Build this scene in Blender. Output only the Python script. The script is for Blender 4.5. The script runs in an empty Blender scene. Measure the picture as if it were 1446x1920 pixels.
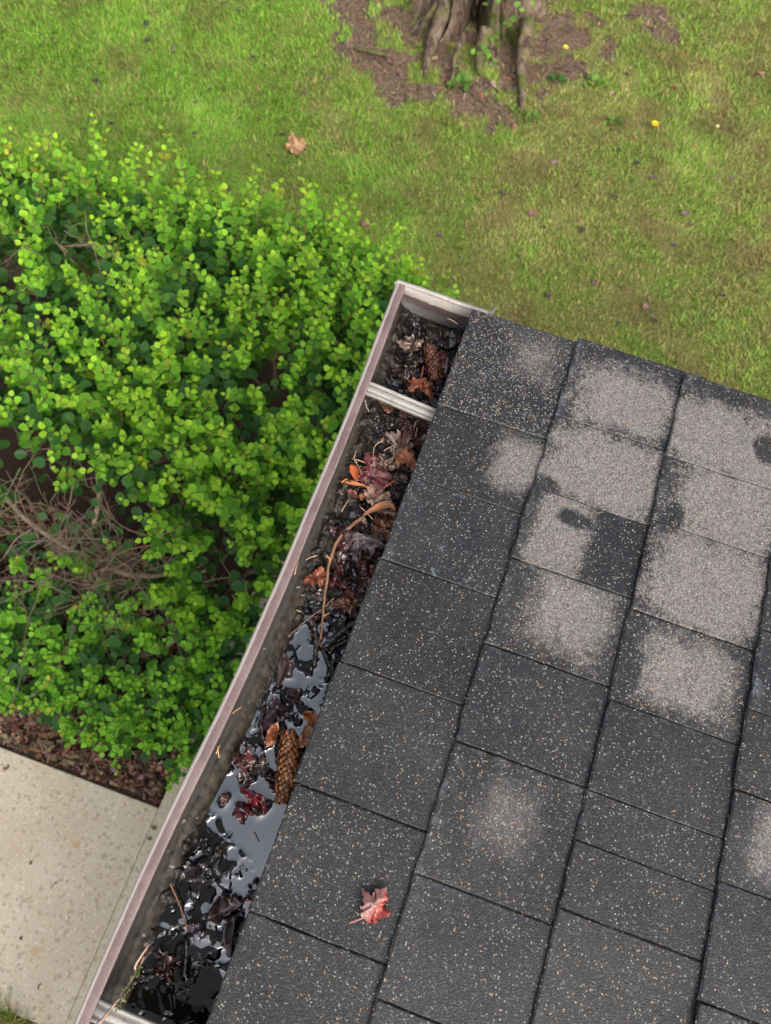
import bpy, bmesh, math, random
import numpy as np
from mathutils import Vector, Matrix, Euler

S = bpy.context.scene
COL = S.collection
RNG = np.random.default_rng(7)
random.seed(7)

# ------------------------------------------------------------------ camera, sky, sun, exposure
LIP = 2.45                      # height of the gutter lip over the ground
cam_d = bpy.data.cameras.new('camera')
cam = bpy.data.objects.new('camera', cam_d)
COL.objects.link(cam)
cam.location = (0.1493, 0.0, 3.316)
cam.rotation_euler = (0.36561, -0.06925, 0.33876)
cam_d.sensor_fit = 'VERTICAL'
cam_d.sensor_height = 24.0
cam_d.lens = 24.0 * 1450 / 1920
cam_d.clip_start = 0.05
cam_d.clip_end = 500
cam_d.dof.use_dof = True
cam_d.dof.focus_distance = 0.93
cam_d.dof.aperture_fstop = 18.125 / 3.0
S.camera = cam

SUN_EL, SUN_AZ = math.radians(42), math.radians(140)      # azimuth from +Y towards +X
world = bpy.data.worlds.new('World')
S.world = world
world.use_nodes = True
wt = world.node_tree
wt.nodes.clear()
sky = wt.nodes.new('ShaderNodeTexSky')
sky.sky_type = 'NISHITA'
sky.sun_disc = False
sky.sun_elevation = SUN_EL
sky.sun_rotation = SUN_AZ
sky.air_density = 1.0
sky.dust_density = 6.0
sky.ozone_density = 1.0
hs = wt.nodes.new('ShaderNodeHueSaturation')
hs.inputs['Saturation'].default_value = 0.45
bg = wt.nodes.new('ShaderNodeBackground')
bg.inputs['Strength'].default_value = 0.15
wo = wt.nodes.new('ShaderNodeOutputWorld')
wt.links.new(sky.outputs[0], hs.inputs['Color'])
wt.links.new(hs.outputs[0], bg.inputs['Color'])
wt.links.new(bg.outputs[0], wo.inputs['Surface'])

sun_d = bpy.data.lights.new('sun', 'SUN')
sun_d.energy = 1.0
sun_d.angle = math.radians(40)
sun_d.color = (1.0, 0.96, 0.9)
sun = bpy.data.objects.new('sun', sun_d)
COL.objects.link(sun)
sd = Vector((math.sin(SUN_AZ) * math.cos(SUN_EL), math.cos(SUN_AZ) * math.cos(SUN_EL), math.sin(SUN_EL)))
sun.rotation_euler = sd.to_track_quat('Z', 'Y').to_euler()
sun.location = (3, 3, 9)

S.view_settings.view_transform = 'Standard'
S.view_settings.look = 'None'
S.view_settings.exposure = 1.3
S.view_settings.gamma = 1.0
S.view_settings.use_curve_mapping = False
S.render.engine = 'CYCLES'
S.cycles.use_denoising = True
S.cycles.max_bounces = 6

# ------------------------------------------------------------------ helpers
def tag(o, label=None, cat=None, group=None, kind=None):
    if label: o['label'] = label
    if cat: o['category'] = cat
    if group: o['group'] = group
    if kind: o['kind'] = kind
    return o

def empty(name, loc=(0, 0, 0), rot=(0, 0, 0), parent=None):
    o = bpy.data.objects.new(name, None)
    o.empty_display_size = 0.05
    COL.objects.link(o)
    o.location = loc
    o.rotation_euler = rot
    if parent: o.parent = parent
    return o

def link_mesh(name, me, parent=None, loc=None, rot=None):
    o = bpy.data.objects.new(name, me)
    COL.objects.link(o)
    if parent: o.parent = parent
    if loc is not None: o.location = loc
    if rot is not None: o.rotation_euler = rot
    return o

def np_mesh(name, V, F, mat=None, smooth=False, attrs=None, cols=None):
    """V (n,3) array, F list of tuples or (m,k) array"""
    me = bpy.data.meshes.new(name)
    V = np.asarray(V, dtype=np.float32)
    if isinstance(F, np.ndarray):
        m, k = F.shape
        me.vertices.add(len(V)); me.vertices.foreach_set('co', V.ravel())
        me.loops.add(m * k); me.loops.foreach_set('vertex_index', F.astype(np.int32).ravel())
        me.polygons.add(m)
        me.polygons.foreach_set('loop_start', np.arange(0, m * k, k, dtype=np.int32))
        me.update(calc_edges=True)
    else:
        me.from_pydata([tuple(map(float, v)) for v in V], [], [tuple(map(int, f)) for f in F])
    if attrs:
        for n, a in attrs.items():
            a = np.asarray(a, dtype=np.float32)
            if a.ndim == 1:
                at = me.attributes.new(n, 'FLOAT', 'POINT'); at.data.foreach_set('value', a)
            else:
                at = me.attributes.new(n, 'FLOAT_VECTOR', 'POINT'); at.data.foreach_set('vector', a.ravel())
    if cols is not None:
        c = np.ones((len(V), 4), dtype=np.float32); c[:, :3] = cols
        at = me.attributes.new('Col', 'FLOAT_COLOR', 'POINT'); at.data.foreach_set('color', c.ravel())
    if smooth:
        me.polygons.foreach_set('use_smooth', np.ones(len(me.polygons), dtype=bool))
    if mat: me.materials.append(mat)
    me.validate()
    return me

def grid_faces(nu, nv, wrap=False):
    i, j = np.meshgrid(np.arange(nu - 1), np.arange(nv if wrap else nv - 1), indexing='ij')
    j2 = (j + 1) % nv
    a = i * nv + j; b = (i + 1) * nv + j; c = (i + 1) * nv + j2; d = i * nv + j2
    return np.stack([a, b, c, d], -1).reshape(-1, 4)

def hash2(ix, iy, seed):
    n = (ix.astype(np.int64) * 374761393 + iy.astype(np.int64) * 668265263 + seed * 1442695041) & 0x7fffffff
    n = ((n ^ (n >> 13)) * 1274126177) & 0x7fffffff
    return ((n ^ (n >> 16)) & 0xffff) / 65535.0

def vnoise(x, y, seed=0):
    x = np.asarray(x, float); y = np.asarray(y, float)
    ix = np.floor(x); iy = np.floor(y); fx = x - ix; fy = y - iy
    fx = fx * fx * (3 - 2 * fx); fy = fy * fy * (3 - 2 * fy)
    ix = ix.astype(np.int64); iy = iy.astype(np.int64)
    a = hash2(ix, iy, seed); b = hash2(ix + 1, iy, seed); c = hash2(ix, iy + 1, seed); d = hash2(ix + 1, iy + 1, seed)
    return (a * (1 - fx) + b * fx) * (1 - fy) + (c * (1 - fx) + d * fx) * fy

def fbm(x, y, seed=0, oct=4):
    s = 0; a = 0.5; t = 0
    for k in range(oct):
        s = s + a * vnoise(x * 2 ** k + 17.3 * k, y * 2 ** k - 9.1 * k, seed + k); t += a; a *= 0.5
    return s / t

def smooth(a, b, x):
    t = np.clip((x - a) / (b - a), 0, 1)
    return t * t * (3 - 2 * t)

def box_arrays(x0, x1, y0, y1, z0, z1):
    V = [(x0, y0, z0), (x1, y0, z0), (x1, y1, z0), (x0, y1, z0), (x0, y0, z1), (x1, y0, z1), (x1, y1, z1), (x0, y1, z1)]
    F = [(0, 3, 2, 1), (4, 5, 6, 7), (0, 1, 5, 4), (1, 2, 6, 5), (2, 3, 7, 6), (3, 0, 4, 7)]
    return V, F

def bevel_box(name, x0, x1, y0, y1, z0, z1, mat, bev=0.004, parent=None, seg=2):
    bm = bmesh.new()
    V, F = box_arrays(x0, x1, y0, y1, z0, z1)
    vs = [bm.verts.new(v) for v in V]
    for f in F: bm.faces.new([vs[i] for i in f])
    bmesh.ops.bevel(bm, geom=list(bm.edges), offset=bev, segments=seg, affect='EDGES', profile=0.6)
    me = bpy.data.meshes.new(name); bm.to_mesh(me); bm.free()
    me.materials.append(mat)
    return link_mesh(name, me, parent)

def tube(pts, radii, n=7, knot=0.0, seed=0, cap=True):
    pts = [Vector(p) for p in pts]
    m = len(pts)
    V = []; r = random.Random(seed)
    up = Vector((0.31, 0.22, 0.92))
    for i, p in enumerate(pts):
        d = (pts[min(i + 1, m - 1)] - pts[max(i - 1, 0)])
        d = d.normalized() if d.length > 1e-9 else Vector((0, 0, 1))
        a = d.cross(up)
        if a.length < 1e-3: a = d.cross(Vector((1, 0, 0)))
        a.normalize(); b = d.cross(a)
        for k in range(n):
            t = 2 * math.pi * k / n
            rr = radii[i] * (1 + knot * (r.random() - 0.5) * 2)
            V.append(p + a * (math.cos(t) * rr) + b * (math.sin(t) * rr))
    F = []
    for i in range(m - 1):
        for k in range(n):
            k2 = (k + 1) % n
            F.append((i * n + k, i * n + k2, (i + 1) * n + k2, (i + 1) * n + k))
    if cap:
        F.append(tuple(range(n - 1, -1, -1))); F.append(tuple((m - 1) * n + k for k in range(n)))
    return V, F

def spline(pts, n):
    """Catmull-Rom resample of a polyline"""
    P = [Vector(p) for p in pts]
    P = [P[0] * 2 - P[1]] + P + [P[-1] * 2 - P[-2]]
    out = []
    segs = len(P) - 3
    for i in range(n):
        u = i / (n - 1) * segs
        k = min(int(u), segs - 1); t = u - k
        a, b, c, d = P[k], P[k + 1], P[k + 2], P[k + 3]
        out.append(0.5 * ((2 * b) + (c - a) * t + (2 * a - 5 * b + 4 * c - d) * t * t + (3 * b - a - 3 * c + d) * t ** 3))
    return out

class Bag:
    """collects pieces into one mesh"""
    def __init__(self): self.V = []; self.F = []; self.C = []
    def add(self, V, F, col=(1, 1, 1)):
        o = len(self.V)
        self.V.extend([tuple(v) for v in V]); self.F.extend([tuple(i + o for i in f) for f in F])
        if len(V) and np.ndim(col) == 2: self.C.extend([tuple(c) for c in col])
        else: self.C.extend([tuple(col)] * len(V))
    def mesh(self, name, mat, smooth=True):
        return np_mesh(name, np.array(self.V), self.F, mat, smooth, cols=np.array(self.C))

# ------------------------------------------------------------------ material builder
class NT:
    def __init__(self, name):
        self.m = bpy.data.materials.new(name); self.m.use_nodes = True
        self.t = self.m.node_tree
        self.b = self.t.nodes['Principled BSDF']
        self.out = self.t.nodes['Material Output']
    def n(self, typ, **kw):
        nd = self.t.nodes.new(typ)
        for k, v in kw.items():
            if hasattr(nd, k) and k not in ('Scale',): setattr(nd, k, v)
        return nd
    def l(self, a, b): self.t.links.new(a, b)
    def put(self, inp, v):
        if hasattr(v, 'is_output') or isinstance(v, bpy.types.NodeSocket): self.l(v, inp)
        elif isinstance(v, (tuple, list)) and len(v) == 3 and inp.type == 'RGBA': inp.default_value = (*v, 1)
        else: inp.default_value = v
    def coord(self, which='Object'):
        return self.n('ShaderNodeTexCoord').outputs[which]
    def noise(self, vec, scale, detail=4, rough=0.55, out='Fac', dist=0.0):
        nd = self.n('ShaderNodeTexNoise')
        self.l(vec, nd.inputs['Vector']); nd.inputs['Scale'].default_value = scale
        nd.inputs['Detail'].default_value = detail; nd.inputs['Roughness'].default_value = rough
        nd.inputs['Distortion'].default_value = dist
        return nd.outputs[out]
    def voro(self, vec, scale, feature='F1', rand=1.0):
        nd = self.n('ShaderNodeTexVoronoi', feature=feature)
        self.l(vec, nd.inputs['Vector']); nd.inputs['Scale'].default_value = scale
        if 'Randomness' in nd.inputs: nd.inputs['Randomness'].default_value = rand
        return nd
    def math(self, op, a, b=None, c=None, clamp=False):
        nd = self.n('ShaderNodeMath', operation=op); nd.use_clamp = clamp
        self.put(nd.inputs[0], a)
        if b is not None: self.put(nd.inputs[1], b)
        if c is not None: self.put(nd.inputs[2], c)
        return nd.outputs[0]
    def vmath(self, op, a, b=None):
        nd = self.n('ShaderNodeVectorMath', operation=op)
        self.put(nd.inputs[0], a)
        if b is not None: self.put(nd.inputs[1], b)
        return nd.outputs[1] if op in ('LENGTH', 'DISTANCE', 'DOT_PRODUCT') else nd.outputs[0]
    def sep(self, v):
        nd = self.n('ShaderNodeSeparateXYZ'); self.l(v, nd.inputs[0]); return nd.outputs
    def remap(self, v, a, b, c=0.0, d=1.0):
        nd = self.n('ShaderNodeMapRange', interpolation_type='SMOOTHSTEP')
        self.put(nd.inputs[0], v)
        for i, q in ((1, a), (2, b), (3, c), (4, d)): self.put(nd.inputs[i], q)
        return nd.outputs[0]
    def mix(self, f, a, b, blend='MIX'):
        nd = self.n('ShaderNodeMix', data_type='RGBA', blend_type=blend)
        self.put(nd.inputs[0], f); self.put(nd.inputs[6], a); self.put(nd.inputs[7], b)
        return nd.outputs[2]
    def ramp(self, f, stops):
        nd = self.n('ShaderNodeValToRGB')
        self.put(nd.inputs[0], f)
        e = nd.color_ramp.elements
        e[0].position, e[0].color = stops[0][0], (*stops[0][1], 1)
        e[1].position, e[1].color = stops[1][0], (*stops[1][1], 1)
        for p, c in stops[2:]:
            x = e.new(p); x.color = (*c, 1)
        return nd.outputs[0]
    def attr(self, name, out='Fac', typ='GEOMETRY'):
        nd = self.n('ShaderNodeAttribute'); nd.attribute_name = name; nd.attribute_type = typ
        return nd.outputs[out]
    def bump(self, h, dist=0.002, strength=1.0, prev=None):
        nd = self.n('ShaderNodeBump'); self.l(h, nd.inputs['Height'])
        nd.inputs['Distance'].default_value = dist; nd.inputs['Strength'].default_value = strength
        if prev is not None: self.l(prev, nd.inputs['Normal'])
        return nd.outputs[0]
    def done(self, color=None, rough=None, normal=None, spec=None, metal=None, **kw):
        if color is not None: self.put(self.b.inputs['Base Color'], color)
        if rough is not None: self.put(self.b.inputs['Roughness'], rough)
        if normal is not None: self.l(normal, self.b.inputs['Normal'])
        if spec is not None: self.put(self.b.inputs['Specular IOR Level'], spec)
        if metal is not None: self.put(self.b.inputs['Metallic'], metal)
        for k, v in kw.items(): self.put(self.b.inputs[k.replace('_', ' ')], v)
        return self.m

# --- shingle: dark wet granules, pale dry patches, coloured specks
def mat_shingle():
    t = NT('wet asphalt shingle')
    co = t.coord('Object')
    v1 = t.voro(co, 540); v2 = t.voro(co, 800)
    r1 = t.sep(v1.outputs['Color']); r2 = t.sep(v2.outputs['Color'])
    warp = t.noise(co, 26, 5, 0.62)
    fine = t.noise(co, 140, 3, 0.6)
    # dry patch mask
    d = t.vmath('SUBTRACT', co, t.attr('dry_c', 'Vector'))
    d = t.vmath('MULTIPLY', d, t.attr('dry_ih', 'Vector'))
    s = t.sep(d)
    p4 = t.math('ADD', t.math('POWER', t.math('ABSOLUTE', s[0]), 4.0), t.math('POWER', t.math('ABSOLUTE', s[1]), 4.0))
    nrm = t.math('POWER', p4, 0.25)
    nrm = t.math('ADD', nrm, t.math('MULTIPLY', t.math('SUBTRACT', warp, 0.5), 1.0))
    nrm = t.math('ADD', nrm, t.math('MULTIPLY', t.math('SUBTRACT', fine, 0.5), 0.8))
    nrm = t.math('ADD', nrm, t.math('MULTIPLY', t.math('SUBTRACT', r2[1], 0.5), 0.34))
    nrm = t.math('ADD', nrm, t.math('MULTIPLY', t.math('SUBTRACT', t.noise(co, 62, 4, 0.7), 0.5), 0.7))
    par = t.sep(t.attr('dry_p', 'Vector'))          # softness, strength, speck density
    dry = t.remap(nrm, t.math('ADD', 1.0, par[0]), t.math('SUBTRACT', 1.0, par[0]))
    wd = t.vmath('SUBTRACT', co, t.attr('wet_c', 'Vector'))
    wd = t.vmath('MULTIPLY', wd, t.attr('wet_ih', 'Vector'))
    wl = t.math('ADD', t.vmath('LENGTH', wd), t.math('MULTIPLY', t.math('SUBTRACT', warp, 0.5), 1.6))
    dry = t.math('MULTIPLY', dry, t.remap(wl, 0.7, 1.25))
    dry = t.math('MULTIPLY', dry, par[1], clamp=True)
    grain = t.math('ADD', 0.55, t.math('MULTIPLY', r2[2], 0.9))
    big = t.noise(co, 9, 4, 0.6)
    tint = t.attr('tint', 'Vector')
    wet_c = t.mix(t.remap(big, 0.35, 0.7), (0.0095, 0.0104, 0.0118), (0.018, 0.0182, 0.019))
    wet_c = t.mix(1.0, wet_c, tint, 'MULTIPLY')
    dry_c = t.mix(r1[2], (0.070, 0.0635, 0.062), (0.130, 0.118, 0.114))
    base = t.mix(dry, wet_c, dry_c)
    gv = t.n('ShaderNodeCombineColor')
    for i in range(3): t.l(grain, gv.inputs[i])
    base = t.mix(1.0, base, gv.outputs[0], 'MULTIPLY')
    # specks
    thr = t.math('SUBTRACT', 0.908, t.math('MULTIPLY', dry, 0.17))
    thr = t.math('SUBTRACT', thr, t.math('MULTIPLY', par[2], 0.16))
    thr = t.math('SUBTRACT', thr, t.math('MULTIPLY', t.math('SUBTRACT', t.noise(co, 34, 3, 0.5), 0.5), 0.16))
    on = t.math('GREATER_THAN', r1[0], thr)
    dot = t.remap(v1.outputs['Distance'], 0.52, 0.36)
    on = t.math('MULTIPLY', on, dot)
    sc = t.ramp(r1[1], [(0.0, (0.19, 0.185, 0.17)), (1.0, (0.24, 0.155, 0.085)), (0.3, (0.11, 0.14, 0.14)), (0.5, (0.30, 0.27, 0.215)), (0.72, (0.25, 0.145, 0.075)), (0.86, (0.12, 0.08, 0.07))])
    base = t.mix(t.math('MULTIPLY', on, 0.85), base, sc)
    on2 = t.math('GREATER_THAN', r2[0], 0.90)
    base = t.mix(t.math('MULTIPLY', on2, t.math('ADD', 0.18, t.math('MULTIPLY', dry, 0.35))), base, (0.20, 0.19, 0.17))
    # faint chalk scuff on one shingle
    dd = t.vmath('DISTANCE', t.vmath('ADD', co, t.vmath('MULTIPLY', t.vmath('SUBTRACT', t.noise(co, 30, 2, 0.5, 'Color'), (0.5, 0.5, 0.5)), (0.012, 0.012, 0.0))), (0.083, 0.292, 0.004))
    ring = t.remap(t.math('ABSOLUTE', t.math('SUBTRACT', dd, 0.024)), 0.0022, 0.0006)
    ring = t.math('MULTIPLY', ring, t.remap(t.noise(co, 45, 3), 0.50, 0.62))
    base = t.mix(t.math('MULTIPLY', ring, 0.35), base, (0.16, 0.19, 0.22))
    # chalky worn rim
    rim = t.math('MULTIPLY', t.attr('rim'), t.remap(t.noise(co, 60, 3), 0.5, 0.72))
    base = t.mix(t.math('MULTIPLY', rim, 0.33), base, (0.13, 0.145, 0.16))
    h = t.math('ADD', t.math('MULTIPLY', v1.outputs['Distance'], -1.0), t.math('MULTIPLY', v2.outputs['Distance'], -0.6))
    nb = t.bump(h, 0.00045, 0.6)
    nb = t.bump(t.noise(co, 16, 3), 0.002, 0.35, nb)
    rough = t.math('ADD', 0.5, t.math('MULTIPLY', dry, 0.4))
    return t.done(base, rough, nb, spec=0.24)

def mat_simple(name, c1, c2, scale=40, rough=0.7, bump=0.0006, spec=0.4, detail=5, bscale=None):
    t = NT(name); co = t.coord('Object')
    n = t.noise(co, scale, detail, 0.6)
    c = t.mix(t.remap(n, 0.3, 0.7), c1, c2)
    nb = t.bump(t.noise(co, bscale or scale * 2.5, 4), bump, 0.8)
    return t.done(c, rough, nb, spec=spec)

def mat_gutter_inner():
    t = NT('stained gutter paint')
    co = t.coord('Object'); x = t.sep(co)
    n1 = t.noise(co, 28, 5, 0.65); n2 = t.noise(co, 120, 4, 0.6)
    base = t.mix(t.remap(n1, 0.35, 0.65), (0.052, 0.036, 0.035), (0.082, 0.063, 0.060))
    grey = t.mix(n2, (0.022, 0.0205, 0.019), (0.048, 0.045, 0.041))
    h = t.math('ADD', t.attr('depth'), t.math('MULTIPLY', t.math('SUBTRACT', n1, 0.5), 0.010))
    c = t.mix(t.remap(h, 0.020, 0.028), base, grey)          # old water line
    grime = t.mix(t.remap(n2, 0.3, 0.72), (0.005, 0.004, 0.003), (0.038, 0.028, 0.017))
    c = t.mix(t.remap(h, 0.036, 0.042), c, grime)
    # runs and flecks of chipped paint
    st = t.n('ShaderNodeMapping'); t.l(co, st.inputs[0]); st.inputs['Scale'].default_value = (60, 150, 9)
    run = t.remap(t.noise(st.outputs[0], 1.0, 3, 0.5), 0.60, 0.72)
    c = t.mix(t.math('MULTIPLY', run, 0.45), c, (0.03, 0.026, 0.024))
    chip = t.remap(t.noise(co, 75, 2, 0.5), 0.70, 0.74)
    c = t.mix(t.math('MULTIPLY', chip, 0.7), c, (0.22, 0.21, 0.19))
    return t.done(c, t.math('ADD', 0.32, t.math('MULTIPLY', n2, 0.3)), t.bump(n2, 0.0006, 0.7), spec=0.5)

def mat_lip():
    t = NT('mauve brown gutter lip')
    co = t.coord('Object')
    n1 = t.noise(co, 45, 5, 0.65); n2 = t.noise(co, 420, 3, 0.6); n3 = t.noise(co, 9, 3)
    mauve = t.mix(t.remap(t.noise(co, 14, 5, 0.7), 0.36, 0.64), (0.080, 0.049, 0.046), (0.122, 0.084, 0.079))
    mauve = t.mix(t.math('MULTIPLY', t.remap(n2, 0.52, 0.7), 0.35), mauve, (0.20, 0.155, 0.147))
    u = t.math('ADD', t.attr('across'), t.math('MULTIPLY', t.math('SUBTRACT', n1, 0.5), 0.16))
    pale = t.mix(n2, (0.21, 0.185, 0.165), (0.30, 0.27, 0.245))
    c = t.mix(t.remap(u, 0.34, 0.26), mauve, pale)
    c = t.mix(t.math('MULTIPLY', t.remap(u, 0.90, 0.97), 0.6), c, (0.22, 0.165, 0.15))
    chip = t.remap(t.noise(co, 60, 4, 0.7), 0.69, 0.72)
    c = t.mix(t.math('MULTIPLY', chip, 0.6), c, (0.32, 0.27, 0.24))
    return t.done(c, 0.5, t.bump(n2, 0.0004, 0.6), spec=0.4)

def mat_cap():
    t = NT('peeling end cap paint')
    co = t.coord('Object'); n1 = t.noise(co, 42, 5, 0.6); n2 = t.noise(co, 200, 4, 0.6)
    h = t.math('ADD', t.attr('depth'), t.math('MULTIPLY', t.math('SUBTRACT', n1, 0.5), 0.016))
    pale = t.mix(n2, (0.27, 0.245, 0.215), (0.36, 0.33, 0.295))
    brown = t.mix(t.remap(n1, 0.35, 0.7), (0.075, 0.052, 0.048), (0.115, 0.088, 0.080))
    grey = t.mix(n2, (0.05, 0.05, 0.05), (0.14, 0.136, 0.13))
    c = t.mix(t.remap(h, 0.019, 0.021), pale, brown)
    c = t.mix(t.remap(h, 0.032, 0.042), c, grey)
    return t.done(c, 0.42, t.bump(n2, 0.0005, 0.6), spec=0.5)

def mat_strap():
    t = NT('weathered aluminium')
    co = t.coord('Object'); n2 = t.noise(co, 300, 4, 0.7); n1 = t.noise(co, 50, 4)
    c = t.mix(n1, (0.21, 0.19, 0.165), (0.34, 0.315, 0.28))
    c = t.mix(t.math('MULTIPLY', t.remap(n2, 0.56, 0.68), 0.6), c, (0.08, 0.063, 0.045))
    return t.done(c, 0.42, t.bump(n2, 0.0004, 0.6), metal=0.35, spec=0.5)

def mat_col(name, rough=0.5, spec=0.4, nscale=220, namt=0.5, bump=0.0006, trans=0.0, coat=0.0):
    """colour comes from the mesh's own colour attribute, broken up by noise"""
    t = NT(name); co = t.coord('Object')
    a = t.attr('Col', 'Color'); n = t.noise(co, nscale, 4, 0.6)
    g = t.n('ShaderNodeCombineColor'); v = t.math('ADD', 1 - namt * 0.5, t.math('MULTIPLY', n, namt))
    for i in range(3): t.l(v, g.inputs[i])
    c = t.mix(1.0, a, g.outputs[0], 'MULTIPLY')
    nb = t.bump(n, bump, 0.7)
    m = t.done(c, rough, nb, spec=spec)
    if coat: t.b.inputs['Coat Weight'].default_value = coat; t.b.inputs['Coat Roughness'].default_value = 0.08
    if trans:
        tr = t.n('ShaderNodeBsdfTranslucent'); t.l(c, tr.inputs[0])
        mx = t.n('ShaderNodeMixShader'); mx.inputs[0].default_value = trans
        t.l(t.b.outputs[0], mx.inputs[1]); t.l(tr.outputs[0], mx.inputs[2]); t.l(mx.outputs[0], t.out.inputs[0])
    return m

def mat_concrete(stains=()):
    t = NT('exposed aggregate concrete')
    co = t.coord('Object')
    v = t.voro(co, 150); v2 = t.voro(co, 90); r = t.sep(v.outputs['Color']); r2 = t.sep(v2.outputs['Color'])
    n = t.noise(co, 3.2, 6, 0.6); nf = t.noise(co, 260, 3)
    c = t.mix(t.remap(n, 0.3, 0.7), (0.42, 0.354, 0.258), (0.49, 0.428, 0.328))
    c = t.mix(t.math('MULTIPLY', t.math('GREATER_THAN', r[0], 0.80), 0.75), c, t.ramp(r[1], [(0.0, (0.60, 0.55, 0.46)), (1.0, (0.40, 0.27, 0.15)), (0.5, (0.52, 0.42, 0.28))]))
    c = t.mix(t.math('MULTIPLY', t.math('GREATER_THAN', r2[0], 0.90), 0.55), c, t.ramp(r2[1], [(0.0, (0.20, 0.18, 0.16)), (1.0, (0.34, 0.24, 0.15))]))
    g = t.n('ShaderNodeCombineColor'); vv = t.math('ADD', 0.8, t.math('MULTIPLY', nf, 0.4))
    for i in range(3): t.l(vv, g.inputs[i])
    c = t.mix(1.0, c, g.outputs[0], 'MULTIPLY')
    for (sx, sy, sr) in stains:
        dd = t.vmath('DISTANCE', co, (sx, sy, 0.0))
        dd = t.math('ADD', t.math('MULTIPLY', dd, 1.0 / sr), t.math('MULTIPLY', t.math('SUBTRACT', t.noise(co, 60, 3), 0.5), 0.5))
        c = t.mix(t.math('MULTIPLY', t.remap(dd, 1.1, 0.85), 0.6), c, (0.42, 0.27, 0.13))
    nb = t.bump(v.outputs['Distance'], 0.002, 0.5)
    return t.done(c, 0.85, nb, spec=0.3)

def mat_lawn():
    t = NT('lawn and soil')
    co = t.coord('Object')
    n = t.noise(co, 55, 5, 0.65); nb_ = t.noise(co, 7, 4, 0.6); nm = t.noise(co, 190, 3)
    green = t.mix(nb_, (0.085, 0.17, 0.018), (0.15, 0.17, 0.038))
    straw = t.mix(n, (0.165, 0.135, 0.055), (0.105, 0.095, 0.04))
    dryf = t.math('ADD', t.attr('dry'), t.math('MULTIPLY', t.math('SUBTRACT', n, 0.5), 0.9), clamp=True)
    c = t.mix(t.math('MULTIPLY', dryf, 0.75, clamp=True), green, straw)
    soil = t.mix(t.remap(n, 0.3, 0.7), (0.040, 0.026, 0.017), (0.150, 0.104, 0.068))
    sf = t.remap(t.math('ADD', t.attr('soil'), t.math('MULTIPLY', t.math('SUBTRACT', n, 0.5), 0.7)), 0.35, 0.65)
    soil = t.mix(t.remap(t.attr('soil'), 1.1, 1.5), soil, t.mix(n, (0.016, 0.010, 0.007), (0.055, 0.032, 0.022)))
    c = t.mix(sf, c, soil)
    c = t.mix(t.math('MULTIPLY', t.remap(nm, 0.60, 0.72), 0.6), c, (0.035, 0.032, 0.012))
    return t.done(c, 0.95, t.bump(n, 0.012, 0.8), spec=0.15)

def mat_water():
    t = NT('dark gutter water')
    co = t.coord('Object')
    n = t.noise(co, 30, 4, 0.6)
    c = t.mix(t.remap(n, 0.3, 0.7), (0.006, 0.009, 0.013), (0.013, 0.018, 0.025))
    nb = t.bump(t.noise(co, 70, 2, 0.5), 0.0002, 0.25)
    sky_refl = t.attr('sky_refl')                     # painted reflections: bright sky on open water, dark surroundings near debris
    f = t.math('ADD', sky_refl, t.math('MULTIPLY', t.math('SUBTRACT', t.noise(co, 130, 3, 0.6), 0.5), 0.5))
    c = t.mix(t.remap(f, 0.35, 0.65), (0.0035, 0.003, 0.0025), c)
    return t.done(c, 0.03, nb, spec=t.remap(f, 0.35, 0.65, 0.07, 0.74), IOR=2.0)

def mat_sludge():
    t = NT('wet black leaf mould')
    co = t.coord('Object')
    n = t.noise(co, 160, 5, 0.7); n2 = t.noise(co, 50, 4, 0.6)
    c = t.mix(t.remap(n, 0.35, 0.7), (0.003, 0.0025, 0.002), (0.017, 0.0125, 0.009))
    c = t.mix(t.math('MULTIPLY', t.remap(n2, 0.55, 0.7), 0.6), c, (0.014, 0.006, 0.006))
    nb = t.bump(n, 0.002, 0.9)
    return t.done(c, t.math('ADD', 0.20, t.math('MULTIPLY', n2, 0.35)), nb, spec=0.36)

def mat_bark():
    t = NT('mossy old bark')
    co = t.coord('Object')
    st = t.n('ShaderNodeMapping'); t.l(co, st.inputs[0]); st.inputs['Scale'].default_value = (1, 1, 0.28)
    n = t.noise(st.outputs[0], 22, 6, 0.7, dist=0.6); n2 = t.noise(co, 5, 5, 0.6); n3 = t.noise(co, 60, 4)
    c = t.mix(t.remap(n, 0.32, 0.66), (0.022, 0.015, 0.010), (0.175, 0.125, 0.090))
    c = t.mix(t.math('MULTIPLY', t.remap(n2, 0.49, 0.62), 0.85), c, t.mix(n3, (0.035, 0.055, 0.008), (0.105, 0.12, 0.025)))
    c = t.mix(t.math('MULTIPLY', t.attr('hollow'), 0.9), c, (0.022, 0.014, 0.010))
    return t.done(c, 0.9, t.bump(n, 0.02, 0.9), spec=0.2)

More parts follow.
